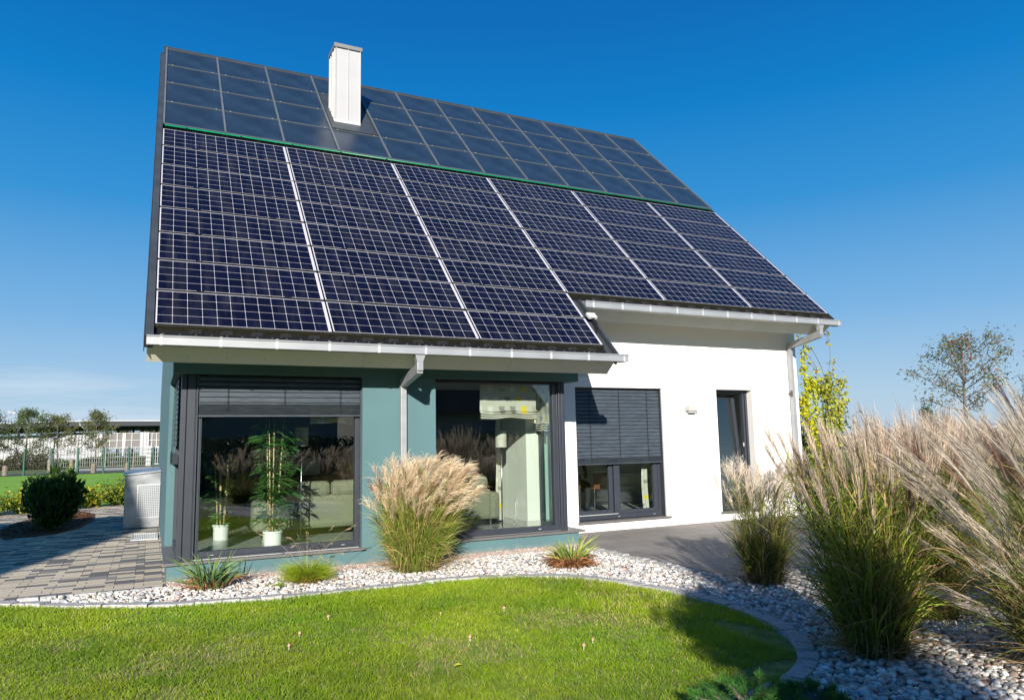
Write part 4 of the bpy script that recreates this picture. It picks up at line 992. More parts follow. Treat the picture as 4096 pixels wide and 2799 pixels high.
def ico():
    t = (1 + 5 ** .5) / 2
    v = [(-1, t, 0), (1, t, 0), (-1, -t, 0), (1, -t, 0), (0, -1, t), (0, 1, t), (0, -1, -t), (0, 1, -t), (t, 0, -1), (t, 0, 1), (-t, 0, -1), (-t, 0, 1)]
    f = [(0, 11, 5), (0, 5, 1), (0, 1, 7), (0, 7, 10), (0, 10, 11), (1, 5, 9), (5, 11, 4), (11, 10, 2), (10, 7, 6), (7, 1, 8), (3, 9, 4), (3, 4, 2), (3, 2, 6), (3, 6, 8), (3, 8, 9), (4, 9, 5), (2, 4, 11), (6, 2, 10), (8, 6, 7), (9, 8, 1)]
    v = [np.array(q) / np.linalg.norm(q) for q in v]; mid = {}; nf = []
    def m(a, b):
        k = (min(a, b), max(a, b))
        if k not in mid: q = v[a] + v[b]; v.append(q / np.linalg.norm(q)); mid[k] = len(v) - 1
        return mid[k]
    for a, b, c in f:
        ab, bc, ca = m(a, b), m(b, c), m(c, a); nf += [(a, ab, ca), (b, bc, ab), (c, ca, bc), (ab, bc, ca)]
    return np.array(v), np.array(nf)
IV, IF = ico()
def pebbles(name, x, y, z, r, pal, label, seed, flat=.62):
    rg_ = np.random.default_rng(seed); N = len(x)
    ax = rg_.uniform(.8, 1.35, (N, 3)) * r[:, None]; ax[:, 2] = r * rg_.uniform(.45, .85, N) * flat / .62
    V = IV[None] * (1 + rg_.normal(0, .10, (N, len(IV), 1))) * ax[:, None, :]
    a = rg_.uniform(0, 6.28, N); b = rg_.normal(0, .32, N); ca, sa_, cb, sb = np.cos(a), np.sin(a), np.cos(b), np.sin(b)
    X = V[..., 0] * cb[:, None] + V[..., 2] * sb[:, None]; Z = -V[..., 0] * sb[:, None] + V[..., 2] * cb[:, None]; Y = V[..., 1]
    V = np.stack([X * ca[:, None] - Y * sa_[:, None] + x[:, None], X * sa_[:, None] + Y * ca[:, None] + y[:, None], Z + z[:, None]], -1)
    Q = (np.arange(N) * len(IV))[:, None, None] + IF[None]
    pal = np.array(pal); c = pal[rg_.integers(0, len(pal), N)] * rg_.uniform(.55, 1.12, (N, 1)) * (1 - .08 * np.clip((-y - 2.5) / 2.5, 0, 1))[:, None]  # colour darkens toward the viewer, painting in shade from the grasses
    o = npmesh(name, V.reshape(-1, 3), Q.reshape(-1, 3), MT['stone'], None, np.repeat(c, len(IV), axis=0), smooth=True, k=3)
    tag(o, label, 'pebbles', kind='stuff')
def bed_points(n, poly, rr, seed):
    rg_ = np.random.default_rng(seed); xs = [p[0] for p in poly]; ys = [p[1] for p in poly]
    x = rg_.uniform(min(xs), max(xs), n); y = rg_.uniform(min(ys), max(ys), n); return x[(k := inpoly(x, y, poly))], y[k]
out = offset([np.array(p[:2]) for p in kc], .16)
out1 = [tuple(p) for p in out if p[0] > -.95 and p[1] > -5.62 and p[0] > -1.2]
out1 = out1[:]
bed = [(-.95, .33), (.2, .33), (5.6, .33), (5.65, -2.5), (9.8, -2.7), (9.8, -7.5), (3.1, -7.5)]
i0 = [p for p in out1 if not (p[0] < 3.0 and p[1] < -5)]
bedpoly = bed + list(reversed(i0))
x, y = bed_points(92000, bedpoly, 0, 5)
d = np.hypot(x - CAM[0], y - CAM[1]); keep = np.random.default_rng(2).random(len(x)) < np.where(y < -2.6, .72, .62)
keep &= (np.arctan2(x - CAM[0], y - CAM[1]) < 1.16)
x, y = x[keep], y[keep]; rg2 = np.random.default_rng(4); N = len(x)
near = np.clip((-y - 1.5) / 3.5, 0, 1)
r = rg2.uniform(.010, .0225, N) * (1 + .18 * near) * np.where(rg2.random(N) < .08, 1.35, 1)
pebbles('white_pebbles', x, y, -.03 + rg2.uniform(0, .022, N) + r * .25, r, [(.78, .76, .70), (.72, .70, .66), (.66, .64, .60), (.62, .55, .47), (.80, .78, .74), (.45, .44, .43), (.52, .38, .31), (.70, .66, .58), (.36, .37, .38), (.76, .75, .73)], 'whitish rounded pebbles filling the bed between lawn kerb and house', 6)
x, y = bed_points(11000, [(.24, .345), (5.6, .345), (5.78, .69), (.24, .69)], 0, 8); N = len(x); r = rg2.uniform(.008, .016, N)
pebbles('reddish_pebbles', x, y, -.03 + rg2.uniform(0, .015, N) + .01, r, [(.55, .40, .33), (.48, .36, .30), (.62, .50, .43), (.40, .30, .26), (.6, .55, .5)], 'finer reddish gravel strip along the foot of the green wall', 9)

# bark bed of the laurel
sheet('mulch_bed', [(-2.25, 7.0), (-1.55, 7.35), (-1.2, 8.4), (-1.05, 10.2), (-1.15, 12.0), (-1.6, 13.2), (-2.2, 12.2), (-2.6, 10.2), (-2.65, 8.2)], .004, MT['mulch'], .03)
rb = Rib(); n = 5000; x, y = bed_points(n, [(-2.2, 7.1), (-1.55, 7.45), (-1.25, 8.4), (-1.1, 10.2), (-1.2, 12.0), (-1.6, 13.0), (-2.2, 12.1), (-2.5, 10.2), (-2.55, 8.2)], 0, 3); n = len(x)
P = np.stack([x, y, rng.uniform(.01, .03, n)], 1); dd = unit(rng.normal(size=(n, 3)) * [1, 1, .35])
leaves(rb, P, dd, rng.uniform(.03, .08, n), rng.uniform(.008, .02, n), np.array([.12, .055, .028]) * rng.uniform(.4, 1.8, (n, 1)), rng, .1)
tag(rb.build('bark_chips', MT['leaf']), 'reddish brown bark chips under the laurel shrub', 'bark mulch', kind='stuff')

# ================================================================== GRASSES
def arcs(base, az, lean, H, K, curl, wind=(0, 0), pw_=1.7, wv=None):
    """stems: base (N,3), az outward azimuth, lean horizontal reach, H height"""
    t = np.linspace(0, 1, K); N = len(az)
    P = np.zeros((N, K, 3)); hx = lean[:, None] * t ** pw_
    P[:, :, 0] = base[:, 0, None] + np.cos(az)[:, None] * hx + wind[0] * t ** 2.2 * (H if wv is None else H * wv)[:, None]; P[:, :, 1] = base[:, 1, None] + np.sin(az)[:, None] * hx + wind[1] * t ** 2.2 * H[:, None]
    P[:, :, 2] = base[:, 2, None] + H[:, None] * (t - curl[:, None] * t ** 3.0)
    return P
def plumes_on(Rb, tip, dirv, L, nf, wind, col, rg_, w=.0022, spread=.45, hairs=True, droop=.35, K=6):
    """a feathery seed head on each stem tip: many fine filaments that leave the axis and bend with the wind"""
    N = len(tip); t = np.linspace(0, 1, K)
    for i in range(nf):
        s0 = rg_.uniform(0, .45, N); a = unit(dirv + spread * .55 * rg_.normal(size=(N, 3)) * [1, 1, .6])
        l = L * rg_.uniform(.55, 1.0, N) * (1 - .35 * s0); st_ = tip + dirv * (L * s0)[:, None]
        P = st_[:, None, :] + a[:, None, :] * (l[:, None] * t)[:, :, None] + (.6 * np.array(wind)[None, None, :] * (l[:, None] * t ** 2)[:, :, None])
        P[:, :, 2] -= droop * l[:, None] * t ** 2.2
        if hairs: P += rg_.normal(0, .0042, P.shape)
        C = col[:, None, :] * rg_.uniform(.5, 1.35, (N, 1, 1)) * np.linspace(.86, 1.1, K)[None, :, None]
        W = (w * rg_.uniform(.8, 1.7, N))[:, None] * np.array([.6] + [1.0] * (K - 2) + [.35])
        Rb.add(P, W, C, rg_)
def clump(name, x, y, label, cat, seed, r0=.14, H=1.2, R_=.55, nleaf=900, nstem=140, npl=90, plL=.28, nf=24, wind=(.25, 0, 0), col_top=(.72, .56, .42), col_leaf=((.10, .17, .02), (.30, .30, .06)), dry=.15, dryc=(.46, .30, .14), leafH=.75, wl_=.006, pw_w=.0024, bend=.5, droop=.35, group=None, spread=.45, sect=None, stemc=(.34, .32, .07), wleaf=(0, 0), hv=.18, plume_dark=.1, darkc=(.25, .14, .10), stemleaf=1.0):
    rg_ = np.random.default_rng(seed); t = empty(name, (x, y, -.02), label, cat, group); t['kind'] = 'thing'
    def rootp(n): a = rg_.uniform(0, 6.283, n); q = r0 * np.sqrt(rg_.random(n)); return a, np.stack([x + q * np.cos(a), y + q * np.sin(a), np.full(n, -.02)], 1)
    lf = Rib(); a, b = rootp(nleaf); a = a + rg_.normal(0, .5, nleaf)
    h = H * leafH * rg_.uniform(.35, 1.0, nleaf); ln = R_ * rg_.uniform(.1, 1.15, nleaf) * (h / (H * leafH)) ** .5
    curl = rg_.uniform(0, .55, nleaf); curl[rg_.random(nleaf) < .25] *= 1.6
    P = arcs(b, a, ln, h, 8, curl, wleaf)
    kk = np.cumsum(rg_.normal(0, .006, (nleaf, 8, 3)), axis=1) * (h[:, None, None] + .2); kk[:, 0] = 0; P += kk
    brk = rg_.random(nleaf) < .10; P[brk, 4:, 2] -= (h[brk] * rg_.uniform(.1, .5, brk.sum()))[:, None] * np.array([.15, .45, .75, 1.0])
    c0, c1 = np.array(col_leaf[0]), np.array(col_leaf[1]); C = (c0 + (c1 - c0) * rg_.random((nleaf, 1))) * rg_.uniform(.45, 1.35, (nleaf, 1)); dr = rg_.random(nleaf) < dry; C[dr] = np.array(dryc) * rg_.uniform(.6, 1.3, (dr.sum(), 1))
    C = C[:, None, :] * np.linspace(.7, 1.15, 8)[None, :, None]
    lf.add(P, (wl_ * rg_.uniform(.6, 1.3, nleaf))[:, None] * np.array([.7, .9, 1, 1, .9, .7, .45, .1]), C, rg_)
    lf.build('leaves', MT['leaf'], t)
    if nleaf > 500:
        th_ = Rib(); nt_ = 220; a, b = rootp(nt_); P = arcs(b, a + rg_.normal(0, .8, nt_), r0 * rg_.uniform(.6, 2.2, nt_), rg_.uniform(.08, .34, nt_), 6, rg_.uniform(.2, .9, nt_)); P[:, 1:, :2] += np.cumsum(rg_.normal(0, .012, (nt_, 5, 2)), axis=1)
        th_.add(P, (wl_ * rg_.uniform(.6, 1.2, nt_))[:, None] * np.array([.9, 1, .9, .8, .6, .2]), (np.array([.36, .25, .12]) * rg_.uniform(.4, 1.4, (nt_, 1)))[:, None, :], rg_); th_.build('thatch', MT['leaf'], t)
    sm = Rib(); a, b = rootp(nstem)
    if sect is not None: a = rg_.uniform(sect[0], sect[1], nstem)
    h = H * rg_.uniform(1 - hv * 1.6, 1.0 + hv * .25, nstem); ln = R_ * bend * rg_.uniform(.05, 1.15, nstem); S = arcs(b, a, ln, h, 7, rg_.uniform(.0, .12, nstem), wind[:2], 1.4, rg_.uniform(.3, 1.6, nstem))
    S[:, 1:] += np.cumsum(rg_.normal(0, .009, (nstem, 6, 3)), axis=1)
    sc = np.array(stemc) * rg_.uniform(.6, 1.3, (nstem, 1)); sm.add(S, (.0034 * np.ones(nstem))[:, None] * np.linspace(1, .6, 7), sc[:, None, :], rg_)
    sm.build('stems', MT['leaf'], t)
    ns_ = int(9 * stemleaf); lf2 = Rib()
    for _k in range(ns_):
        q = rg_.uniform(.10, .92, nstem) * 5.999; i_ = q.astype(int); f_ = (q - i_)[:, None]; ar = np.arange(nstem); B = S[ar, i_] * (1 - f_) + S[ar, np.minimum(i_ + 1, 6)] * f_
        tg = unit(S[ar, np.minimum(i_ + 1, 6)] - S[ar, i_]); D = unit(tg + rg_.normal(0, .42, (nstem, 3)) * [1, 1, .25]); L_ = rg_.uniform(.18, .42, nstem) * H / 1.3; tt = np.linspace(0, 1, 5)
        P = B[:, None, :] + D[:, None, :] * (L_[:, None] * tt)[:, :, None]; P[:, :, 2] -= (L_ * rg_.uniform(.05, .75, nstem))[:, None] * tt ** 2.2
        C = c0 + (c1 - c0) * rg_.random((nstem, 1)); C = C * rg_.uniform(.35, 1.5, (nstem, 1)); dr = rg_.random(nstem) < dry; C[dr] = np.array(dryc) * rg_.uniform(.5, 1.2, (dr.sum(), 1))
        lf2.add(P, (wl_ * rg_.uniform(.6, 1.25, nstem))[:, None] * np.array([.8, 1, .9, .6, .1]), C[:, None, :], rg_)
    if ns_: lf2.build('stem_leaves', MT['leaf'], t)
    if npl:
        k = np.arange(nstem)[:npl]; tip = S[k, -1]; dv = unit(S[k, -1] - S[k, -3]); pc_ = np.array(col_top) * rg_.uniform(.8, 1.15, (len(k), 1))
        dk_ = rg_.random(len(k)) < plume_dark; pc_[dk_] = np.array(darkc)
        pl = Rib(); plumes_on(pl, tip - dv * plL * .25, dv, plL * rg_.uniform(.8, 1.15, len(k)), nf, (wind[0] * 1.2, wind[1] * 1.2, 0), pc_, rg_, pw_w, spread, True, droop)
        pl.build('plumes', MT['plume'], t)
    return t
MIS = 'tall plumed ornamental grasses'
clump('silver_grass', 2.98, -.10, 'round ornamental grass with blond plumes between the two bay windows', 'ornamental grass', 21, r0=.27, H=1.24, R_=.47, nleaf=3600, nstem=430, npl=400, plL=.29, nf=32, wind=(.10, -.03, 0), col_top=(.93, .73, .52), col_leaf=((.12, .22, .02), (.36, .40, .07)), dry=.22, leafH=.88, bend=.72, droop=.42, group=MIS, hv=.24, pw_w=.0028, wleaf=(.03, -.02), spread=.36, plume_dark=.05, dryc=(.62, .43, .20))
clump('silver_grass', 5.86, -2.95, 'single ornamental grass with nodding pinkish plumes at the terrace corner', 'ornamental grass', 22, r0=.17, H=1.20, R_=.46, nleaf=900, nstem=150, npl=95, plL=.34, nf=34, wind=(.10, .02, 0), col_top=(.88, .74, .60), col_leaf=((.06, .12, .015), (.28, .31, .05)), dry=.2, leafH=.82, bend=.62, droop=.45, group=MIS, hv=.16, pw_w=.0026, spread=.30, plume_dark=.05)
# the row on the right, far to near
RC = (.72, .61, .46)
row = [
 (10.6, -1.9, 1.55, .55, 31, 'far ornamental grass clump standing by the yellow climbing shrub', (-.02, 0, 0)),
 (9.0, -2.2, 1.50, .55, 32, 'ornamental grass clump in the back row below the yellow climbing shrub', (-.03, 0, 0)),
 (8.6, -3.3, 1.58, .55, 33, 'pale plumed grass clump in the back row left of the small conifer', (-.03, 0, 0)),
 (7.6, -3.6, 1.52, .50, 34, 'dense plumed grass clump in the middle of the right hand row', (-.02, 0, 0)),
 (10.2, -3.6, 1.66, .6, 35, 'brownish plumed grass clump below the small conifer', (.02, 0, 0)),
 (8.9, -4.6, 1.66, .6, 36, 'large plumed grass clump in front of the rowan tree', (-.05, 0, 0)),
 (7.4, -4.9, 1.50, .55, 37, 'plumed grass clump in the middle row behind the leaning silver plumes', (-.05, 0, 0)),
]
for (x, y, H, R_, sd_, lab, wd) in row:
    clump('silver_grass', x, y, lab, 'ornamental grass', sd_, r0=.2, H=H * .93, R_=R_, nleaf=600, nstem=130, npl=85, plL=.38, nf=26, wind=wd, col_top=RC, col_leaf=((.06, .11, .015), (.28, .30, .06)), dry=.22, leafH=.76, bend=.62, droop=.03, group=MIS, hv=.16, pw_w=.0034, spread=.16)
clump('silver_grass', 4.62, -5.22, 'tall ornamental grass with upright narrow plumes growing out of the pebbles', 'ornamental grass', 41, r0=.20, H=1.42, R_=.54, nleaf=900, nstem=230, npl=75, plL=.36, nf=30, wind=(-.01, .03, 0), col_top=(.70, .56, .42), col_leaf=((.07, .15, .012), (.36, .40, .05)), dry=.2, leafH=.80, bend=.62, droop=.0, group=MIS, hv=.18, pw_w=.0019, spread=.11, wl_=.0085)
clump('silver_grass', 5.95, -4.75, 'upright ornamental grass just behind the one in the pebbles', 'ornamental grass', 42, r0=.18, H=1.46, R_=.60, nleaf=800, nstem=170, npl=85, plL=.42, nf=28, wind=(-.02, .02, 0), col_top=(.68, .55, .43), col_leaf=((.05, .10, .012), (.26, .29, .05)), dry=.2, leafH=.80, bend=.5, droop=.0, group=MIS, hv=.16, pw_w=.0021, spread=.13)
clump('silver_grass', 5.35, -6.15, 'big silver plumed grass at the right edge leaning far to the left', 'ornamental grass', 43, r0=.28, H=1.34, R_=.75, nleaf=900, nstem=170, npl=105, plL=.48, nf=22, wind=(-.22, .05, 0), col_top=(.66, .57, .45), col_leaf=((.045, .09, .012), (.22, .25, .05)), dry=.3, leafH=.78, bend=.6, droop=.05, group=MIS, hv=.42, pw_w=.0024, spread=.10)
clump('silver_grass', 6.6, -5.8, 'tall silver plumed grass behind the one at the right edge', 'ornamental grass', 44, r0=.28, H=1.62, R_=.75, nleaf=900, nstem=160, npl=100, plL=.48, nf=20, wind=(-.14, .04, 0), col_top=(.68, .58, .45), col_leaf=((.045, .09, .012), (.22, .25, .05)), dry=.3, leafH=.78, bend=.6, droop=.04, group=MIS, hv=.24, pw_w=.0026, spread=.11)

for (x, y, sd_, lab) in [(2.35, -11.4, 171, 'plumed grass clump behind the viewer, nearest the bushy tree'), (3.2, -11.2, 172, 'plumed grass clump behind the viewer, second along the bed'), (4.9, -11.3, 173, 'plumed grass clump behind the viewer, in the middle of the bed'), (6.8, -10.6, 174, 'plumed grass clump behind the viewer, near the right end'), (8.7, -10.4, 175, 'plumed grass clump behind the viewer, at the far right end')]:
    clump('silver_grass', x, y, lab, 'ornamental grass', sd_, r0=.25, H=1.32, R_=.75, nleaf=900, nstem=120, npl=110, plL=.36, nf=16, wind=(.12, 0, 0), col_top=(.74, .62, .48), col_leaf=((.06, .11, .015), (.28, .30, .06)), dry=.22, leafH=.8, bend=.7, droop=.2, group=MIS, hv=.2, pw_w=.006, spread=.25, stemleaf=0)
def tuft(name, x, y, label, cat, seed, n, H, R_, w_, cols, dryn=0, thin=0, curlmax=.5):
    rg_ = np.random.default_rng(seed); t = empty(name, (x, y, -.02), label, cat); t['kind'] = 'thing'
    rb = Rib(); a = rg_.uniform(0, 6.28, n); q = .35 * R_ * np.sqrt(rg_.random(n)); b = np.stack([x + q * np.cos(a), y + q * np.sin(a), np.full(n, -.02)], 1)
    h = H * rg_.uniform(.35, 1, n); P = arcs(b, a + rg_.normal(0, .5, n), R_ * rg_.uniform(.05, 1, n), h, 7, rg_.uniform(0, curlmax, n))
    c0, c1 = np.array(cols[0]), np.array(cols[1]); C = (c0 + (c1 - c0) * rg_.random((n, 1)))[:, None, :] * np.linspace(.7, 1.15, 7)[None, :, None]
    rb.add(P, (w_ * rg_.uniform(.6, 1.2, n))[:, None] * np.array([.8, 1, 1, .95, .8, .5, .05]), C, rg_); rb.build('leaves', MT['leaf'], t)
    if dryn:
        rb = Rib(); a = rg_.uniform(0, 6.28, dryn); q = .5 * R_ * np.sqrt(rg_.random(dryn)); b = np.stack([x + q * np.cos(a), y + q * np.sin(a), np.full(dryn, .0)], 1)
        P = arcs(b, a + rg_.normal(0, .9, dryn), R_ * rg_.uniform(.1, .75, dryn), .6 * H * rg_.uniform(.2, 1, dryn), 7, rg_.uniform(.3, 1.15, dryn)); P[:, :, 2] = np.maximum(P[:, :, 2], .0)
        P[:, 1:, :2] += np.cumsum(rg_.normal(0, .006, (dryn, 6, 2)), axis=1)
        C = (np.array([.30, .14, .06]) * rg_.uniform(.5, 1.7, (dryn, 1)))[:, None, :]
        rb.add(P, (w_ * .8 * rg_.uniform(.5, 1.2, dryn))[:, None] * np.array([.8, 1, 1, .9, .8, .6, .2]), C, rg_); rb.build('dry_leaves', MT['leaf'], t)
    if thin:
        rb = Rib(); a = rg_.uniform(0, 6.28, thin); b = np.stack([x + .05 * np.cos(a), y + .05 * np.sin(a), np.full(thin, 0)], 1)
        P = arcs(b, a, R_ * rg_.uniform(.3, 1.7, thin), H * rg_.uniform(1.3, 2.2, thin), 8, rg_.uniform(.1, .45, thin))
        rb.add(P, np.full((thin, 8), .0022), np.array([.60, .47, .28])[None, None, :], rg_)
        tp = P[:, -1]; plumes_on(rb, P[:, -2], unit(P[:, -1] - P[:, -2]), np.full(thin, .09), 6, (0, 0, 0), np.tile([.62, .48, .30], (thin, 1)), rg_, .0022, .12)
        rb.build('stalks', MT['plume'], t)
    return t
tuft('iris_tuft', .66, .02, 'tuft of broad grey green sword leaves near the left house corner', 'iris', 51, 120, .46, .42, .020, ((.07, .17, .06), (.28, .36, .10)), dryn=60, curlmax=.25)
tuft('grass_tuft', 1.66, -.20, 'bright green cushion of fine grass with thin dry stalks', 'grass tuft', 52, 2600, .33, .33, .0040, ((.14, .28, .01), (.42, .46, .03)), dryn=420, thin=22, curlmax=.8)
tuft('grass_tuft', 1.33, -.28, 'tiny green sprig beside the bright grass cushion', 'grass tuft', 54, 60, .08, .10, .006, ((.12, .26, .01), (.3, .4, .03)))
tuft('iris_tuft', 4.70, -.92, 'yellowing sword leaf tuft with brown dead leaves in the white pebbles', 'iris', 53, 110, .44, .36, .020, ((.10, .22, .05), (.48, .50, .10)), dryn=620, curlmax=.3)

# ================================================================== SHRUBS AND TREES
def pine_bush(x, y, z, h, r, label, seed, nsh=60, name='dwarf_pine', up=.7, fill=1.0):
    rg_ = np.random.default_rng(seed); t = empty(name, (x, y, z), label, 'shrub')
    tb = MB(); tips = []; 
    for i in range(nsh):
        a = rg_.uniform(0, 6.28); q = rg_.uniform(.1, 1) ** .6; e = np.array([x + r * q * math.cos(a), y + r * q * math.sin(a), z + h * (1 - .55 * q * q) * rg_.uniform(.55, 1)])
        m = np.array([x + .3 * (e[0] - x), y + .3 * (e[1] - y), z + (e[2] - z) * .5]); tb.tube([(x, y, z), tuple(m), tuple(e)], [.022, .014, .006], 5); tips.append((m, e))
    tb.build('stem', MT['bark'], t)
    rb = Rib()
    for m, e in tips:
        nn = int(330 * fill); s = rg_.uniform(.25, 1.0, nn); P = m + (e - m) * s[:, None]; d0 = unit((e - m)[None, :])
        d = unit(d0 * .7 + rg_.normal(size=(nn, 3)) * .75 + np.array([0, 0, .3])); c = np.array([.045, .15, .03]) + np.array([.05, .14, .0]) * rg_.random((nn, 1)) * (s[:, None] > .8)
        L = rg_.uniform(.03, .055, nn)
        K = np.linspace(0, 1, 3); rb.add(P[:, None, :] + d[:, None, :] * (L[:, None] * K)[:, :, None], np.full((nn, 3), .0022) * np.array([1, .9, .3]), c[:, None, :], rg_)
    rb.build('needles', MT['leaf'], t); return t
pine_bush(2.98, -5.72, -.02, .24, .34, 'low dwarf pine with tufted needles at the bottom edge by the kerb', 61, 34)
pine_bush(3.42, -5.72, -.02, .15, .24, 'smaller dwarf pine shoot beside the end of the kerb', 62, 20)

def leafy(name, x, y, z, label, cat, seed, stems, leafL, leafW, cols, m='leaf', per=26, stemr=.008, group=None, clusters=1, droop=.2, up=.5, spread=.05):
    """stems: list of (end point, bend) grown from the base; leaves set along them"""
    rg_ = np.random.default_rng(seed); t = empty(name, (x, y, z), label, cat, group); tb = MB(); rb = Rib()
    Pp = []; Dd = []
    for e in stems:
        e = np.array(e); b = np.array([x, y, z]) + np.array([(e[0] - x) * .15, (e[1] - y) * .15, 0]); md = b + (e - b) * .5 + np.array([(e[0] - x) * .12, (e[1] - y) * .12, .0])
        tb.tube([tuple(b), tuple(md), tuple(e)], [stemr, stemr * .75, stemr * .35], 5)
        s = rg_.uniform(.15, 1.02, per); q = np.where(s[:, None] < .5, b + (md - b) * (s[:, None] * 2), md + (e - md) * (s[:, None] * 2 - 1)); Pp.append(q + rg_.normal(0, spread, (per, 3)))
        Dd.append(unit(rg_.normal(size=(per, 3)) + unit((e - md)[None, :]) * up * 1.6 + np.array([0, 0, up * .6])))
    P = np.concatenate(Pp); D = np.concatenate(Dd); n = len(P)
    c0, c1 = np.array(cols[0]), np.array(cols[1]); C = c0 + (c1 - c0) * rg_.random((n, 1)) ** 1.5
    if len(cols) > 2:
        k = rg_.random(n) < cols[3]; C[k] = np.array(cols[2]) * rg_.uniform(.7, 1.2, (k.sum(), 1))
    leaves(rb, P, D, leafL * rg_.uniform(.6, 1.15, n), leafW * rg_.uniform(.7, 1.1, n), C, rg_, droop)
    tb.build('stems', MT['bark'], t); rb.build('foliage', MT[m], t); return t
rs = random.Random(5)
st_ = []
for i in range(85):
    a = rs.uniform(0, 6.28); q = rs.random() ** .5; rr = .50 * q; st_.append((-1.68 + rr * math.cos(a), 8.25 + rr * math.sin(a), .25 + (1.02 - .42 * q * q) * rs.uniform(.55, 1.05)))
leafy('laurel_shrub', -1.72, 8.25, 0, 'dense dark cherry laurel with pale upright shoot tips in the bark bed', 'shrub', 71, st_, .15, .055, ((.025, .07, .010), (.09, .17, .02)), per=40, stemr=.012, up=.9, droop=.05, spread=.05)
# row of low rose shrubs along the path
for i, (hx, hy, hr, hh, lab) in enumerate([(-3.55, 13.2, .62, .72, 'low rose shrub at the left picture edge with brownish leaves'), (-2.75, 13.55, .55, .78, 'yellowing low rose shrub just left of the laurel'), (-1.95, 14.2, .5, .62, 'low rose shrub mostly hidden behind the laurel'), (-1.35, 14.7, .48, .66, 'yellow green low rose shrub just right of the laurel'), (-.75, 15.1, .52, .82, 'fuller green rose shrub midway between laurel and metal box'), (-.15, 15.5, .5, .90, 'yellow orange tipped rose shrub beside the metal box'), (-4.5, 13.0, .6, .8, 'low rose shrub outside the left end of the row')]):
    st_ = []
    for k in range(46):
        a = rs.uniform(0, 6.28); q = rs.random() ** .5; st_.append((hx + hr * q * math.cos(a), hy + hr * q * math.sin(a), hh * rs.uniform(.45, 1.05) * (1 - .3 * q)))
    leafy('rose_shrub', hx, hy, 0, lab, 'shrub', 80 + i, st_, .075, .045, ((.06, .14, .012), (.22, .30, .02), (.55, .45, .03), .28 if i in (1, 3, 5) else .14), per=34, stemr=.005, group='low rose shrubs along the path', up=.3, droop=.15, spread=.06)

def tree(name, x, y, z0, h, cr, label, cat, seed, leafcols, leafL=.07, leafW=.035, nb=16, trunk_r=.09, zc=.35, dens=60, sub=5, group=None, openness=1.0, shape=1.0, m='leaf', angle=.55):
    rg_ = np.random.default_rng(seed); t = empty(name, (x, y, z0), label, cat, group); tb = MB(); ends = []
    base = np.array([x, y, z0]); lean = rg_.normal(0, .02, 2) * h
    ax = lambda s: base + np.array([lean[0] * s, lean[1] * s, h * s])
    tb.tube([tuple(ax(s)) for s in (0, .25, .5, .75, .97)], [trunk_r, trunk_r * .8, trunk_r * .55, trunk_r * .3, trunk_r * .1], 7)
    for i in range(nb):
        s = zc + (1 - zc) * (i + rg_.random()) / nb * .97; p0 = ax(s); a = i * 2.4 + rg_.uniform(-.4, .4)
        env = math.sin(min(1, (s - zc) / (1 - zc) * .78 + .24) * math.pi) ** .7 * shape
        L = cr * max(.18, env) * rg_.uniform(.75, 1.1); el = angle + .5 * (s - zc) + rg_.normal(0, .1)
        d = np.array([math.cos(a) * math.cos(el), math.sin(a) * math.cos(el), math.sin(el)]); e = p0 + d * L; mid = p0 + d * L * .5 + np.array([0, 0, -.04 * L])
        r1 = trunk_r * .38 * (1 - .5 * s); tb.tube([tuple(p0), tuple(mid), tuple(e)], [r1, r1 * .6, r1 * .2], 5); ends.append((mid, e)); ends.append((p0 + d * L * .25, e))
        for k in range(sub):
            q = rg_.uniform(.3, .95); b = p0 + d * L * q; dd = unit(d + rg_.normal(0, .65, 3)); e2 = b + dd * L * rg_.uniform(.25, .5); tb.tube([tuple(b), tuple(e2)], [r1 * .4, r1 * .12], 4); ends.append((b, e2))
    tb.build('trunk', MT['bark'], t); rb = Rib(); PP = []
    for b, e in ends:
        n = max(3, int(dens * openness * rg_.uniform(.4, 1.5))); s = rg_.uniform(.2, 1.05, n)[:, None]; PP.append(b + (e - b) * s + rg_.normal(0, leafL * 1.1, (n, 3)))
    P = np.concatenate(PP); n = len(P); c0, c1 = np.array(leafcols[0]), np.array(leafcols[1]); C = c0 + (c1 - c0) * rg_.random((n, 1))
    if len(leafcols) > 2: k = rg_.random(n) < leafcols[3]; C[k] = np.array(leafcols[2])
    leaves(rb, P, unit(rg_.normal(size=(n, 3)) * [1, 1, .7]), leafL * rg_.uniform(.6, 1.2, n), leafW * rg_.uniform(.7, 1.1, n), C, rg_, .2)
    rb.build('crown', MT[m], t); return t

# right side
tree('rowan_tree', 36.3, 14.0, 0, 6.1, 2.5, 'rowan tree with thin olive brown foliage and red berries standing alone at the right', 'tree', 101, ((.09, .11, .045), (.22, .20, .09), (.45, .07, .05), .03), .18, .06, nb=24, trunk_r=.13, zc=.40, dens=13, sub=7, shape=1.0, angle=.42)
tree('small_conifer', 42.3, 20.0, 0, 3.1, .55, 'small dark conifer between the plumed grasses and the rowan', 'tree', 102, ((.02, .06, .02), (.06, .11, .03)), .14, .035, nb=26, trunk_r=.05, zc=.1, dens=34, sub=4, shape=.9, angle=.2)
tree('broadleaf_tree', 49.5, 16.5, 0, 6.0, 2.6, 'thinly leaved tree cut by the right picture edge beside the rowan', 'tree', 103, ((.10, .12, .05), (.2, .18, .09)), .22, .07, nb=20, trunk_r=.12, zc=.35, dens=16, sub=6)
st_ = []
for i in range(90):
    a = rs.uniform(0, 6.28); q = rs.random() ** .5; st_.append((17.2 + 1.5 * q * math.cos(a), 6.8 + 1.5 * q * math.sin(a), (3.0 - .9 * q) * rs.uniform(.5, 1.02)))
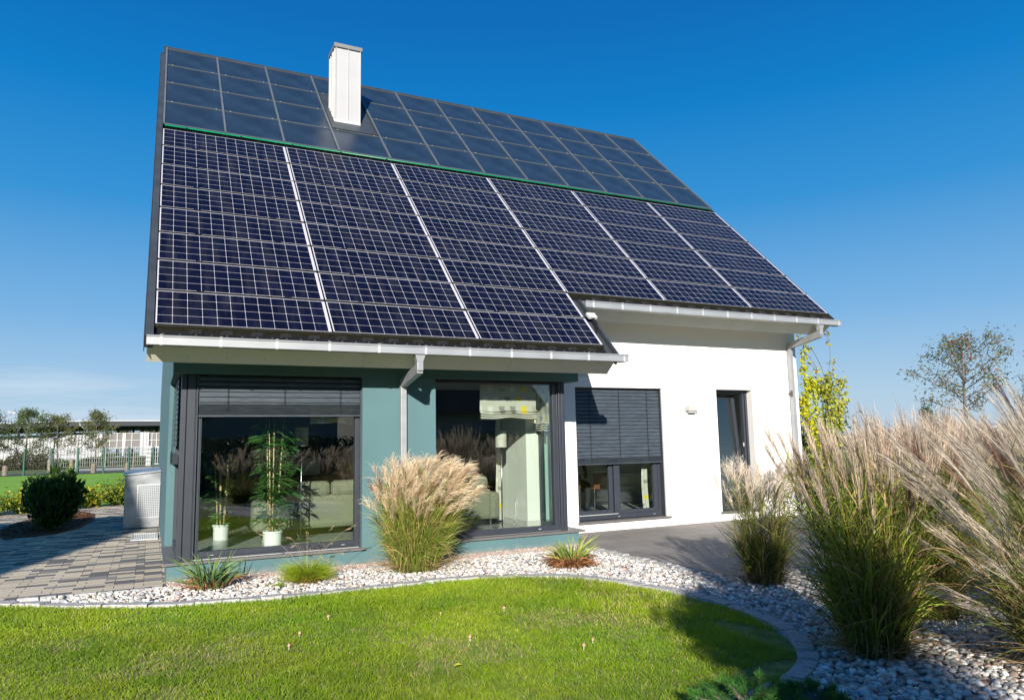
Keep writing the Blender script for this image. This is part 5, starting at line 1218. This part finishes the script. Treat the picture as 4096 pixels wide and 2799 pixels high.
leafy('garden_shrub', 17.2, 6.8, 0, 'bushy dark green shrub between the white wall and the yellow climber', 'shrub', 105, st_, .14, .055, ((.03, .08, .02), (.09, .17, .05)), per=60, stemr=.012, up=.4, spread=.14)
# yellow leaved climber with upright leafy wands
k4 = 4096 / 2324
def ivy():
    rg_ = np.random.default_rng(9); x, y = 15.0, 4.0; t = empty('yellow_climber', (x, y, 0), 'tall climbing shrub with bright yellow leaves on upright wands at the house corner', 'shrub'); tb = MB(); rb = Rib()
    def w(px, py): return at(px * k4, py * k4, y)
    wands = [([(1868, 1110), (1840, 960), (1828, 880), (1824, 782)], 8, (.62, .58, .02), (.26, .33, .03), .05, 330, 1.0),
             ([(1868, 1120), (1850, 1020), (1828, 950), (1816, 905)], 9, (.68, .60, .01), (.42, .46, .03), .06, 330, 1.0),
             ([(1868, 1120), (1862, 1000), (1846, 890), (1836, 862)], 8, (.62, .58, .02), (.32, .40, .03), .055, 300, 1),
             ([(1872, 1130), (1878, 1010), (1872, 900), (1852, 870)], 14, (.42, .42, .04), (.22, .28, .03), .085, 560, 1),
             ([(1872, 1130), (1888, 1000), (1884, 910), (1878, 855)], 14, (.42, .40, .04), (.20, .27, .03), .085, 560, 1),
             ([(1875, 1130), (1895, 1000), (1902, 930), (1908, 860)], 12, (.50, .46, .05), (.28, .32, .04), .07, 380, 1),
             ([(1896, 960), (1906, 930), (1920, 905)], 7, (.6, .55, .03), (.4, .4, .04), .05, 130, 1),
             ([(1872, 1130), (1872, 1060), (1880, 1000), (1895, 940)], 16, (.30, .33, .04), (.12, .18, .03), .13, 620, 1),
             ([(1866, 1130), (1860, 1060), (1850, 1000)], 16, (.30, .33, .04), (.12, .18, .03), .14, 500, 1)]
    for pts, r_, c_hi, c_lo, spr, n, _ in wands:
        P = [w(*p) for p in pts]; sp_ = spline(P, 6); tb.tube([tuple(q) for q in sp_], .012, 5); A = np.array(sp_)
        s = rg_.uniform(0, len(A) - 1.001, n) if len(pts) < 4 else rg_.uniform(.12 * len(A), len(A) - 1.001, n); i = s.astype(int); f = (s - i)[:, None]; Q = A[i] * (1 - f) + A[i + 1] * f + rg_.normal(0, spr, (n, 3))
        C = np.array(c_lo) + (np.array(c_hi) - np.array(c_lo)) * rg_.random((n, 1)) ** .7; leaves(rb, Q, unit(rg_.normal(size=(n, 3))), rg_.uniform(.05, .10, n), rg_.uniform(.045, .08, n), C, rg_, .2)
    thin = [[(1880, 960), (1878, 880), (1884, 800), (1877, 757)], [(1878, 900), (1868, 845), (1850, 805), (1840, 790)], [(1880, 900), (1850, 830), (1828, 800), (1815, 778), (1811, 762)], [(1882, 890), (1888, 850), (1893, 815)], [(1870, 890), (1850, 840), (1838, 820)]]
    for pts in thin:
        A = np.array(spline([w(*p) for p in pts], 6)); tb.tube([tuple(q) for q in A], .006, 4); n = 34
        cl_ = rg_.choice(len(A), 5); Q = A[cl_[rg_.integers(0, 5, n)]] + rg_.normal(0, .03, (n, 3)); Q[:6] = A[-1] + rg_.normal(0, .025, (6, 3))
        C = np.array([.45, .38, .08]) * rg_.uniform(.6, 1.3, (n, 1)); leaves(rb, Q, unit(rg_.normal(size=(n, 3))), np.full(n, .07), np.full(n, .05), C, rg_, .2)
    tb.build('stems', MT['bark'], t); rb.build('foliage', MT['leaf'], t)
ivy()
st_ = [(11.9 + rs.uniform(-.5, .6), .2 + rs.uniform(-.5, .5), rs.uniform(.25, .85)) for i in range(50)]
leafy('red_shrub', 11.9, .2, 0, 'low shrub with reddish pink leaves at the right foot of the white wall', 'shrub', 107, st_, .06, .02, ((.35, .12, .09), (.55, .30, .22)), per=40, stemr=.004, up=.6, spread=.05)

def mesh_fence(pts, h, label, cat='fence', pm='post', wire='lightgrey', step=2.5, ww_=.006, z=0, dx=.10, dz=.20, name='mesh_fence', postr=.03):
    t = empty(name, (pts[0][0], pts[0][1], z), label, cat); (xa, ya), (xb, yb) = pts; L = math.hypot(xb - xa, yb - ya); n = max(1, round(L / step)); ux, uy = (xb - xa) / L, (yb - ya) / L
    nx, ny = -uy * .04, ux * .04
    for i in range(n + 1):
        x, y = xa + ux * L * i / n, ya + uy * L * i / n; MB().tube([(x, y, z - .1), (x, y, z + h + .04)], postr, 8).build('post', MT[pm], t)
    m = MB(); k = int(L / dx)
    for i in range(k + 1):
        x, y = xa + ux * dx * i + nx, ya + uy * dx * i + ny; m.add([(x, y, z + .03), (x + ux * ww_, y + uy * ww_, z + .03), (x + ux * ww_, y + uy * ww_, z + h), (x, y, z + h)], [(0, 1, 2, 3)])
    zz = .05
    while zz < h: m.tube([(xa + nx, ya + ny, z + zz), (xb + nx, yb + ny, z + zz)], ww_ * .8, 4); zz += dz
    m.build('wire_panel', MT[wire], t); return t
mesh_fence([(16.0, 9.0), (22.0, 9.6)], 1.35, 'grey wire mesh fence seen between the white wall and the yellow climber', pm='lightgrey', ww_=.012)
mesh_fence([(-12.4, 51), (5.0, 51)], 1.78, 'long wire mesh fence with dark green posts across the far lawn', step=1.55, ww_=.008, dx=.16, dz=.25, postr=.065, z=-.03, wire='darksteel')
mesh_fence([(-8.9, 75), (3.5, 75)], 1.9, 'pale grey steel fence beyond the road behind the green posts', pm='fencegrey', wire='fencegrey', step=2.3, ww_=.03, dx=.20, dz=.42, name='steel_fence', postr=.05)

# ---- metal cabinet and grate at the left wall
t = empty('metal_box', (-.1, 7.6, 0), 'silver scratched aluminium box with a perforated panel and sloping lid at the house wall', 'metal box')
b = MB(); b.add([(-.41, 7.52, .0), (.225, 7.52, .0), (.225, 8.5, .0), (-.41, 8.5, .0), (-.41, 7.52, 1.01), (.225, 7.52, 1.07), (.225, 8.5, 1.12), (-.41, 8.5, 1.06)], [(0, 3, 2, 1), (4, 5, 6, 7), (0, 1, 5, 4), (1, 2, 6, 5), (2, 3, 7, 6), (3, 0, 4, 7)])
b.build('body', MT['alu'], t, bevel=.006)
b = MB(); b.add([(-.44, 7.49, 1.012), (.225, 7.49, 1.074), (.225, 8.52, 1.124), (-.44, 8.52, 1.062), (-.44, 7.49, 1.045), (.225, 7.49, 1.107), (.225, 8.52, 1.157), (-.44, 8.52, 1.095)], [(0, 3, 2, 1), (4, 5, 6, 7), (0, 1, 5, 4), (1, 2, 6, 5), (2, 3, 7, 6), (3, 0, 4, 7)]); b.build('lid', MT['alu'], t, bevel=.004)
pf = MB().box(-.165, .222, 7.508, 7.519, .205, .825).build('perforated_panel', MT['perf'], t)
MB().box(-.185, .222, 7.503, 7.515, .825, .84).box(-.185, -.165, 7.503, 7.515, .19, .825).box(-.165, .222, 7.503, 7.515, .19, .205).build('panel_frame', MT['lightgrey'], pf, bevel=.002)
MB().box(-.45, -.41, 7.5, 7.52, .93, .96).box(-.452, -.43, 7.492, 7.51, .86, .93).build('padlock', MT['steel'], t, bevel=.004)
g = MB(); g.box(-.23, .19, 5.33, 5.36, -.008, .006); g.box(-.23, .19, 6.34, 6.37, -.008, .006); g.box(-.23, -.205, 5.36, 6.34, -.008, .006); g.box(.165, .19, 5.36, 6.34, -.008, .006)
for i in range(13): g.box(-.205 + i * .029, -.195 + i * .029, 5.36, 6.34, -.006, .003)
for i in range(6): g.box(-.205, .165, 5.5 + i * .15, 5.51 + i * .15, -.0075, .0015)
tag(g.build('drain_grate', MT['lightgrey']), 'galvanised steel grate set into the pavers in front of the metal box', 'drain grate')

# mushrooms and a fallen leaf on the lawn
def mush(x, y, s, label):
    s = s * .58
    t = empty('mushroom', (x, y, -.02), label, 'mushroom', 'small mushrooms on the lawn')
    MB().tube([(x, y, -.02), (x, y, .018)], .006 * s, 8).build('stem', MT['pot'], t)
    MB().lathe([(.004, .014), (.022 * s, .012), (.025 * s, .018), (.018 * s, .030), (.006 * s, .036)], (x, y, -.006), 14).build('cap', MT['mush'], t, smooth=True)
for a, b, s, lab in [(1.48, -2.15, 1.1, 'pale mushroom in the left half of the lawn closest to the house'), (1.15, -2.62, 1, 'small mushroom beside worn grass in the left half of the lawn'), (2.96, -2.66, 1.2, 'flat pinkish mushroom alone in the middle of the lawn nearest the iris tuft'), (2.30, -3.43, 1, 'mushroom in the centre of the lawn above the yellow leaf'), (1.01, -2.96, .9, 'leftmost small mushroom low on the lawn'), (2.93, -4.09, .9, 'left one of two close mushrooms near the shadow'), (3.07, -3.99, .8, 'right one of two close mushrooms near the shadow'), (2.38, -2.57, .7, 'tiny mushroom in the upper middle of the lawn')]: mush(a, b, s, lab)
t = MB(); t.add([(1.90, -4.09, .018), (1.925, -4.115, .028), (1.965, -4.10, .022), (1.975, -4.07, .016), (1.94, -4.055, .024), (1.935, -4.085, .034)], [(0, 1, 5), (1, 2, 5), (2, 3, 5), (3, 4, 5), (4, 0, 5)])
tag(t.build('fallen_leaf', MT['yleaf']), 'single yellow fallen leaf lying on the lawn', 'leaf')

# ================================================================== BEYOND THE FENCE
for i, (x, lab) in enumerate([(-9.05, 'weathered wooden bollard at the left picture edge by the road'), (-3.65, 'short wooden bollard beside the third visible green post'), (-1.45, 'thin wooden bollard by the green post next to the metal box')]):
    y = 53.4; m = MB(); m.lathe([(.17, 0), (.17, .62), (.13, .70)], (x, y, -.04), 12); tag(m.build('bollard', MT['woodpost']), lab, 'bollard', 'wooden bollards along the road')
for i, (x, lab) in enumerate([(-7.1, 'pale bollard on the far side of the road below the leftmost green posts'), (-5.6, 'second pale bollard on the far side of the road')]):
    m = MB(); m.lathe([(.14, 0), (.14, .9), (.1, .98)], (x, 60.0, -.04), 12); tag(m.build('bollard', MT['woodpost']), lab, 'bollard', 'wooden bollards along the road')
# canopy hall with corrugated wall
t = empty('canopy_building', (-8, 92, 0), 'long open roof on dark steel columns above a white corrugated wall', 'building')
cr_ = MB()
cr_.add([(-30, 86, 3.75), (-6.2, 88, 4.45), (-6.2, 112, 4.45), (-30, 112, 3.75), (-30, 86, 4.15), (-6.2, 88, 4.95), (-6.2, 112, 4.95), (-30, 112, 4.15)], [(0, 3, 2, 1), (4, 5, 6, 7), (0, 1, 5, 4), (1, 2, 6, 5), (2, 3, 7, 6), (3, 0, 4, 7)])
cr_.add([(-6.19, 88, 4.43), (30, 92, 4.50), (30, 116, 4.5), (-6.19, 112, 4.43), (-6.19, 88, 4.95), (30, 92, 4.9), (30, 116, 4.9), (-6.19, 112, 4.95)], [(0, 3, 2, 1), (4, 5, 6, 7), (0, 1, 5, 4), (1, 2, 6, 5), (2, 3, 7, 6), (3, 0, 4, 7)])
rf_ = cr_.build('roof', MT['darksteel'], t)
e = MB(); e.add([(-30, 85.9, 4.16), (-6.2, 87.9, 4.96), (-6.2, 112, 4.96), (-30, 112, 4.16), (-30, 85.9, 4.28), (-6.2, 87.9, 5.10), (-6.2, 112, 5.10), (-30, 112, 4.28)], [(0, 3, 2, 1), (4, 5, 6, 7), (0, 1, 5, 4), (1, 2, 6, 5), (2, 3, 7, 6), (3, 0, 4, 7)])
e.add([(-6.19, 87.9, 4.96), (30, 91.9, 4.91), (30, 116, 4.91), (-6.19, 112, 4.96), (-6.19, 87.9, 5.10), (30, 91.9, 5.10), (30, 116, 5.1), (-6.19, 112, 5.10)], [(0, 3, 2, 1), (4, 5, 6, 7), (0, 1, 5, 4), (1, 2, 6, 5), (2, 3, 7, 6), (3, 0, 4, 7)]); e.build('roof_edge', MT['corr'], rf_)
for x, y in ((-13.6, 92), (-27, 92), (-20, 92), (-8.2, 94), (-3.6, 95), (-2.0, 99), (-.9, 94), (.7, 99), (5, 95), (11, 95)):
    MB().tube([(x, y, 0), (x, y, 4.46 if x > -6.2 else 3.9)], .14, 8).build('column', MT['darksteel'], t)
MB().tube([(-7.3, 87.8, 4.85), (-7.2, 87.9, 4.5), (-6.5, 88.5, 3.9), (-6.4, 89.4, 3.5)], .09, 8).build('downpipe', MT['lightgrey'], t)
def corr(x0, x1, y, z0, z1, ztop1=None):
    m = MB(); n = int((x1 - x0) / .085); zt2 = z1 if ztop1 is None else ztop1
    for i in range(n):
        a = x0 + (x1 - x0) * i / n; b = x0 + (x1 - x0) * (i + 1) / n; ya, yb = (y + (.07 if i % 4 in (1, 2) else 0)), (y + (.07 if (i + 1) % 4 in (1, 2) else 0))
        za, zb = z1 + (zt2 - z1) * i / n, z1 + (zt2 - z1) * (i + 1) / n; m.add([(a, ya, z0), (b, yb, z0), (b, yb, zb), (a, ya, za), (a, ya + .15, z0), (b, yb + .15, z0), (b, yb + .15, zb), (a, ya + .15, za)], [(0, 1, 2, 3), (3, 2, 6, 7), (4, 7, 6, 5)])
    return m
corr(-30, -5.2, 90, .0, 3.1, 3.62).build('corrugated_wall', MT['corr'], t)
corr(-1.15, -.15, 90, .9, 3.72).build('corrugated_wall', MT['corr'], t)
pm = MB(); pm.box(-5.1, 6, 90.2, 90.3, 1.9, 3.6).build('grey_panel', MT['panelgrey'], t)
pm = MB()
for x in (-5.1, -4.3, -3.55, -2.8, -2.0, .15, .65, 1.35, 2.1, 3, 4): pm.box(x, x + (.07 if x not in (-2.8,) else .16), 90.1, 90.2, 1.85, 3.62)
for z in (1.88, 2.72, 3.58): pm.box(-5.1, 6, 90.08, 90.14, z, z + .06)
pm.box(-2.95, -2.8, 90.0, 90.1, 0, 3.62); pm.box(-5.3, -5.1, 90, 90.1, 0, 3.65)
pm.build('panel_frame', MT['lightgrey'], t)
t = empty('steel_gate', (0, 75.5, 0), 'light grey steel gate pillar and gate leaf at the end of the far fence', 'gate')
MB().box(-.35, .12, 75.3, 75.7, -.05, 1.95).build('pillar', MT['lightgrey'], t, bevel=.02); m = MB()
m.box(.3, 3.4, 75.45, 75.55, .1, .2); m.box(.3, 3.4, 75.45, 75.55, 1.82, 1.92)
for i in range(16): m.box(.3 + i * .2, .36 + i * .2, 75.46, 75.54, .2, 1.82)
m.build('gate_leaf', MT['lightgrey'], t)
# rusty roofed shed between wall and canopy
t = empty('brown_shed', (-8.5, 104, 0), 'low rusty brown roofed building glimpsed under the canopy', 'building')
MB().box(-12, -6.6, 104, 110, 0, 3.4).build('wall', MT['nwall'], t); MB().prism([(103.6, 3.4), (107, 4.1), (110.4, 3.4)], -12.2, -6.4).build('roof', MT['rust'], t)
# parked car beyond the far fence
def car(x, y, z, label):
    t = empty('parked_car', (x, y, z), label, 'car')
    b = MB(); pr = [(-2.1, .35), (-2.1, .75), (-1.5, .88), (-.9, 1.38), (.6, 1.42), (1.3, .95), (2.05, .80), (2.1, .35)]
    b.prism([(x + p[0], z + p[1]) for p in pr], y - .8, y + .8, 'y'); b.build('body', MT['carpaint'], t, bevel=.06)
    w_ = MB(); w_.prism([(x - 1.35, z + .92), (x - .85, z + 1.30), (x + .55, z + 1.34), (x + 1.1, z + .95)], y - .815, y - .805, 'y'); w_.build('side_window', MT['darkglass'], t)
    for s_ in (-1.3, 1.3): MB().prism([(x + s_ + .32 * math.cos(k * .3927), z + .33 + .32 * math.sin(k * .3927)) for k in range(16)], y - .83, y - .6, 'y').build('wheel', MT['blackplastic'], t)
car(-2.9, 82, -.4, 'pale blue parked car behind the far steel fence')
# double headed street lamp
t = empty('street_lamp', (-12.6, 95, 0), 'double headed street lamp rising behind the leftmost far tree', 'street lamp')
MB().tube([(-12.6, 84, 0), (-12.6, 84, 5.65)], .055, 8).build('pole', MT['darksteel'], t)
for s_ in (-1, 1):
    MB().tube([(-12.6, 84, 5.65), (-12.6 + s_ * .35, 84, 5.72)], .03, 6).build('arm', MT['darksteel'], t)
    MB().prism([(-12.6 + s_ * .25, 5.68), (-12.6 + s_ * .5, 5.66), (-12.6 + s_ * 1.05, 5.82), (-12.6 + s_ * .95, 5.90), (-12.6 + s_ * .35, 5.82)], 83.85, 84.15, 'y').build('lamp_head', MT['corr'], t, bevel=.01)
TG = 'young trees in front of the corrugated wall'
LC = ((.05, .10, .03), (.16, .20, .07))
tree('young_tree', -10.85, 77, .1, 5.4, 2.5, 'fullest young tree in front of the white wall under the street lamp', 'tree', 121, LC, .17, .09, nb=26, trunk_r=.10, zc=.14, dens=27, sub=5, group=TG, angle=.3)
tree('young_tree', -8.3, 78, .1, 4.9, 2.3, 'middle young tree with yellowish thin top before the white wall', 'tree', 122, ((.08, .11, .03), (.22, .21, .07)), .17, .085, nb=24, trunk_r=.09, zc=.2, dens=20, sub=5, group=TG, angle=.3)
tree('young_tree', -4.95, 78, .1, 5.4, 1.9, 'narrow young tree in front of the right end of the corrugated wall', 'tree', 123, ((.07, .10, .03), (.20, .20, .07)), .16, .085, nb=26, trunk_r=.09, zc=.22, dens=24, sub=5, group=TG, angle=.3)
tree('young_tree', -14.2, 76, .1, 5.4, 2.6, 'dark young tree cut by the left picture edge', 'tree', 124, ((.05, .08, .03), (.14, .14, .06)), .17, .085, nb=24, trunk_r=.10, zc=.2, dens=24, sub=5, group=TG, angle=.3)
for i, (x, y, lab) in enumerate([(-.9, 140, 'distant round tree seen under the right part of the canopy'), (-4.4, 142, 'distant tree seen under the canopy beside the narrow young tree'), (1.0, 141, 'distant tree seen under the canopy next to the house corner')]):
    tree('distant_tree', x, y, 0, 5.6, 2.2, lab, 'tree', 130 + i, ((.07, .10, .04), (.14, .15, .07)), .3, .16, nb=16, trunk_r=.14, zc=.2, dens=18, sub=4, group='distant trees under the canopy')
# undergrowth along the far fence
def undergrowth(x0, x1, y, h, label, seed, c, n=9000):
    rg_ = np.random.default_rng(seed); rb = Rib(); P = np.stack([rg_.uniform(x0, x1, n), y + rg_.uniform(-1.2, 1.2, n), np.zeros(n)], 1); P[:, 2] = rg_.random(n) ** 1.3 * h * (.5 + .8 * vnoise(P[:, 0], P[:, 1] * 0, .7, seed))
    leaves(rb, P, unit(rg_.normal(size=(n, 3)) + [0, 0, .3]), rg_.uniform(.12, .3, n), rg_.uniform(.04, .1, n), np.array(c) * rg_.uniform(.5, 1.6, (n, 1)), rg_, .2); tag(rb.build('undergrowth', MT['leaf']), label, 'undergrowth', kind='stuff')
undergrowth(-18, -8.6, 73.5, 1.3, 'brownish wild hedge growth at the left behind the green fence posts', 141, (.075, .075, .03))
undergrowth(-8.6, 4, 78, .95, 'green wild growth behind the pale steel fence', 142, (.09, .13, .035))
# right horizon: small houses beyond the grasses
def small_house(x, y, w_, d_, h, rh, label, wm='white', rm='rust', axis='x', cat='house', name='small_house', windows=True, group=None):
    t = empty(name, (x, y, 0), label, cat, group)
    MB().box(x - w_ / 2, x + w_ / 2, y - d_ / 2, y + d_ / 2, -.05, h).build('wall', MT[wm], t)
    if axis == 'x': MB().prism([(y - d_ / 2 - .5, h - .1), (y, h + rh), (y + d_ / 2 + .5, h - .1), (y + d_ / 2 + .5, h + .15), (y, h + rh + .3), (y - d_ / 2 - .5, h + .15)], x - w_ / 2 - .4, x + w_ / 2 + .4).build('roof', MT[rm], t); MB().prism([(y - d_ / 2, h), (y, h + rh - .1), (y + d_ / 2, h)], x - w_ / 2 + .01, x + w_ / 2 - .01).build('gable', MT[wm], t)
    else: MB().prism([(x - w_ / 2 - .5, h - .1), (x, h + rh), (x + w_ / 2 + .5, h - .1), (x + w_ / 2 + .5, h + .15), (x, h + rh + .3), (x - w_ / 2 - .5, h + .15)], y - d_ / 2 - .4, y + d_ / 2 + .4, 'y').build('roof', MT[rm], t); MB().prism([(x - w_ / 2, h), (x, h + rh - .1), (x + w_ / 2, h)], y - d_ / 2 + .01, y + d_ / 2 - .01, 'y').build('gable', MT[wm], t)
    if windows:
        n = max(2, int(w_ / 3))
        for i in range(n):
            wx = x - w_ / 2 + (i + .5) * w_ / n
            for s_ in (-1, 1):
                f_ = MB().box(wx - .6, wx + .6, y + s_ * (d_ / 2 + .02) - .03, y + s_ * (d_ / 2 + .02) + .03, 1.0, 2.2).build('window', MT['lightgrey'], t); MB().box(wx - .53, wx + .53, y + s_ * (d_ / 2 + .04) - .03, y + s_ * (d_ / 2 + .04) + .03, 1.07, 2.13).build('pane', MT['darkglass'], f_)
    return t
small_house(66, 34, 5, 8, 1.7, .35, 'low white house far off glimpsed between the plumes left of the conifer', wm='corr', rm='lightgrey', axis='y')
# neighbours behind the photographer, mirrored in the panes
small_house(4.5, -34, 9, 10, 3.4, 4.3, 'neighbouring house with a dark gable roof behind the viewer', wm='nwall', rm='nroof', axis='y')
small_house(17, -36, 11, 10, 3.4, 4.0, 'second neighbouring house with a long dark roof behind the viewer', wm='nwall', rm='nroof', axis='x')
small_house(-5.5, -38, 8, 9, 3.2, 3.6, 'third neighbouring house with a dark roof behind the viewer', wm='nwall', rm='nroof', axis='y')
small_house(-14.25, -12.8, 8.2, 7.5, 5.4, 3.9, 'tall neighbouring house beside the path, out of the picture to the left', wm='nwall', rm='nroof', axis='x')
# dark hedge and a pine next to the viewer
rg_ = np.random.default_rng(77); rb = Rib(); n = 26000; P = np.stack([rg_.uniform(-9, 26, n), -19.5 + rg_.uniform(-.6, .6, n), rg_.uniform(0, 1.9, n)], 1)
leaves(rb, P, unit(rg_.normal(size=(n, 3))), rg_.uniform(.08, .2, n), rg_.uniform(.05, .1, n), np.array([.03, .06, .02]) * rg_.uniform(.5, 1.6, (n, 1)), rg_, .2); tag(rb.build('hedge', MT['leaf']), 'clipped dark garden hedge behind the viewer', 'hedge')
tree('garden_tree', .95, -12.15, 0, 3.55, .66, 'small bushy tree standing behind the viewer', 'tree', 151, ((.03, .09, .02), (.06, .14, .03)), .10, .04, nb=26, trunk_r=.04, zc=.64, dens=110, sub=6, angle=.35)
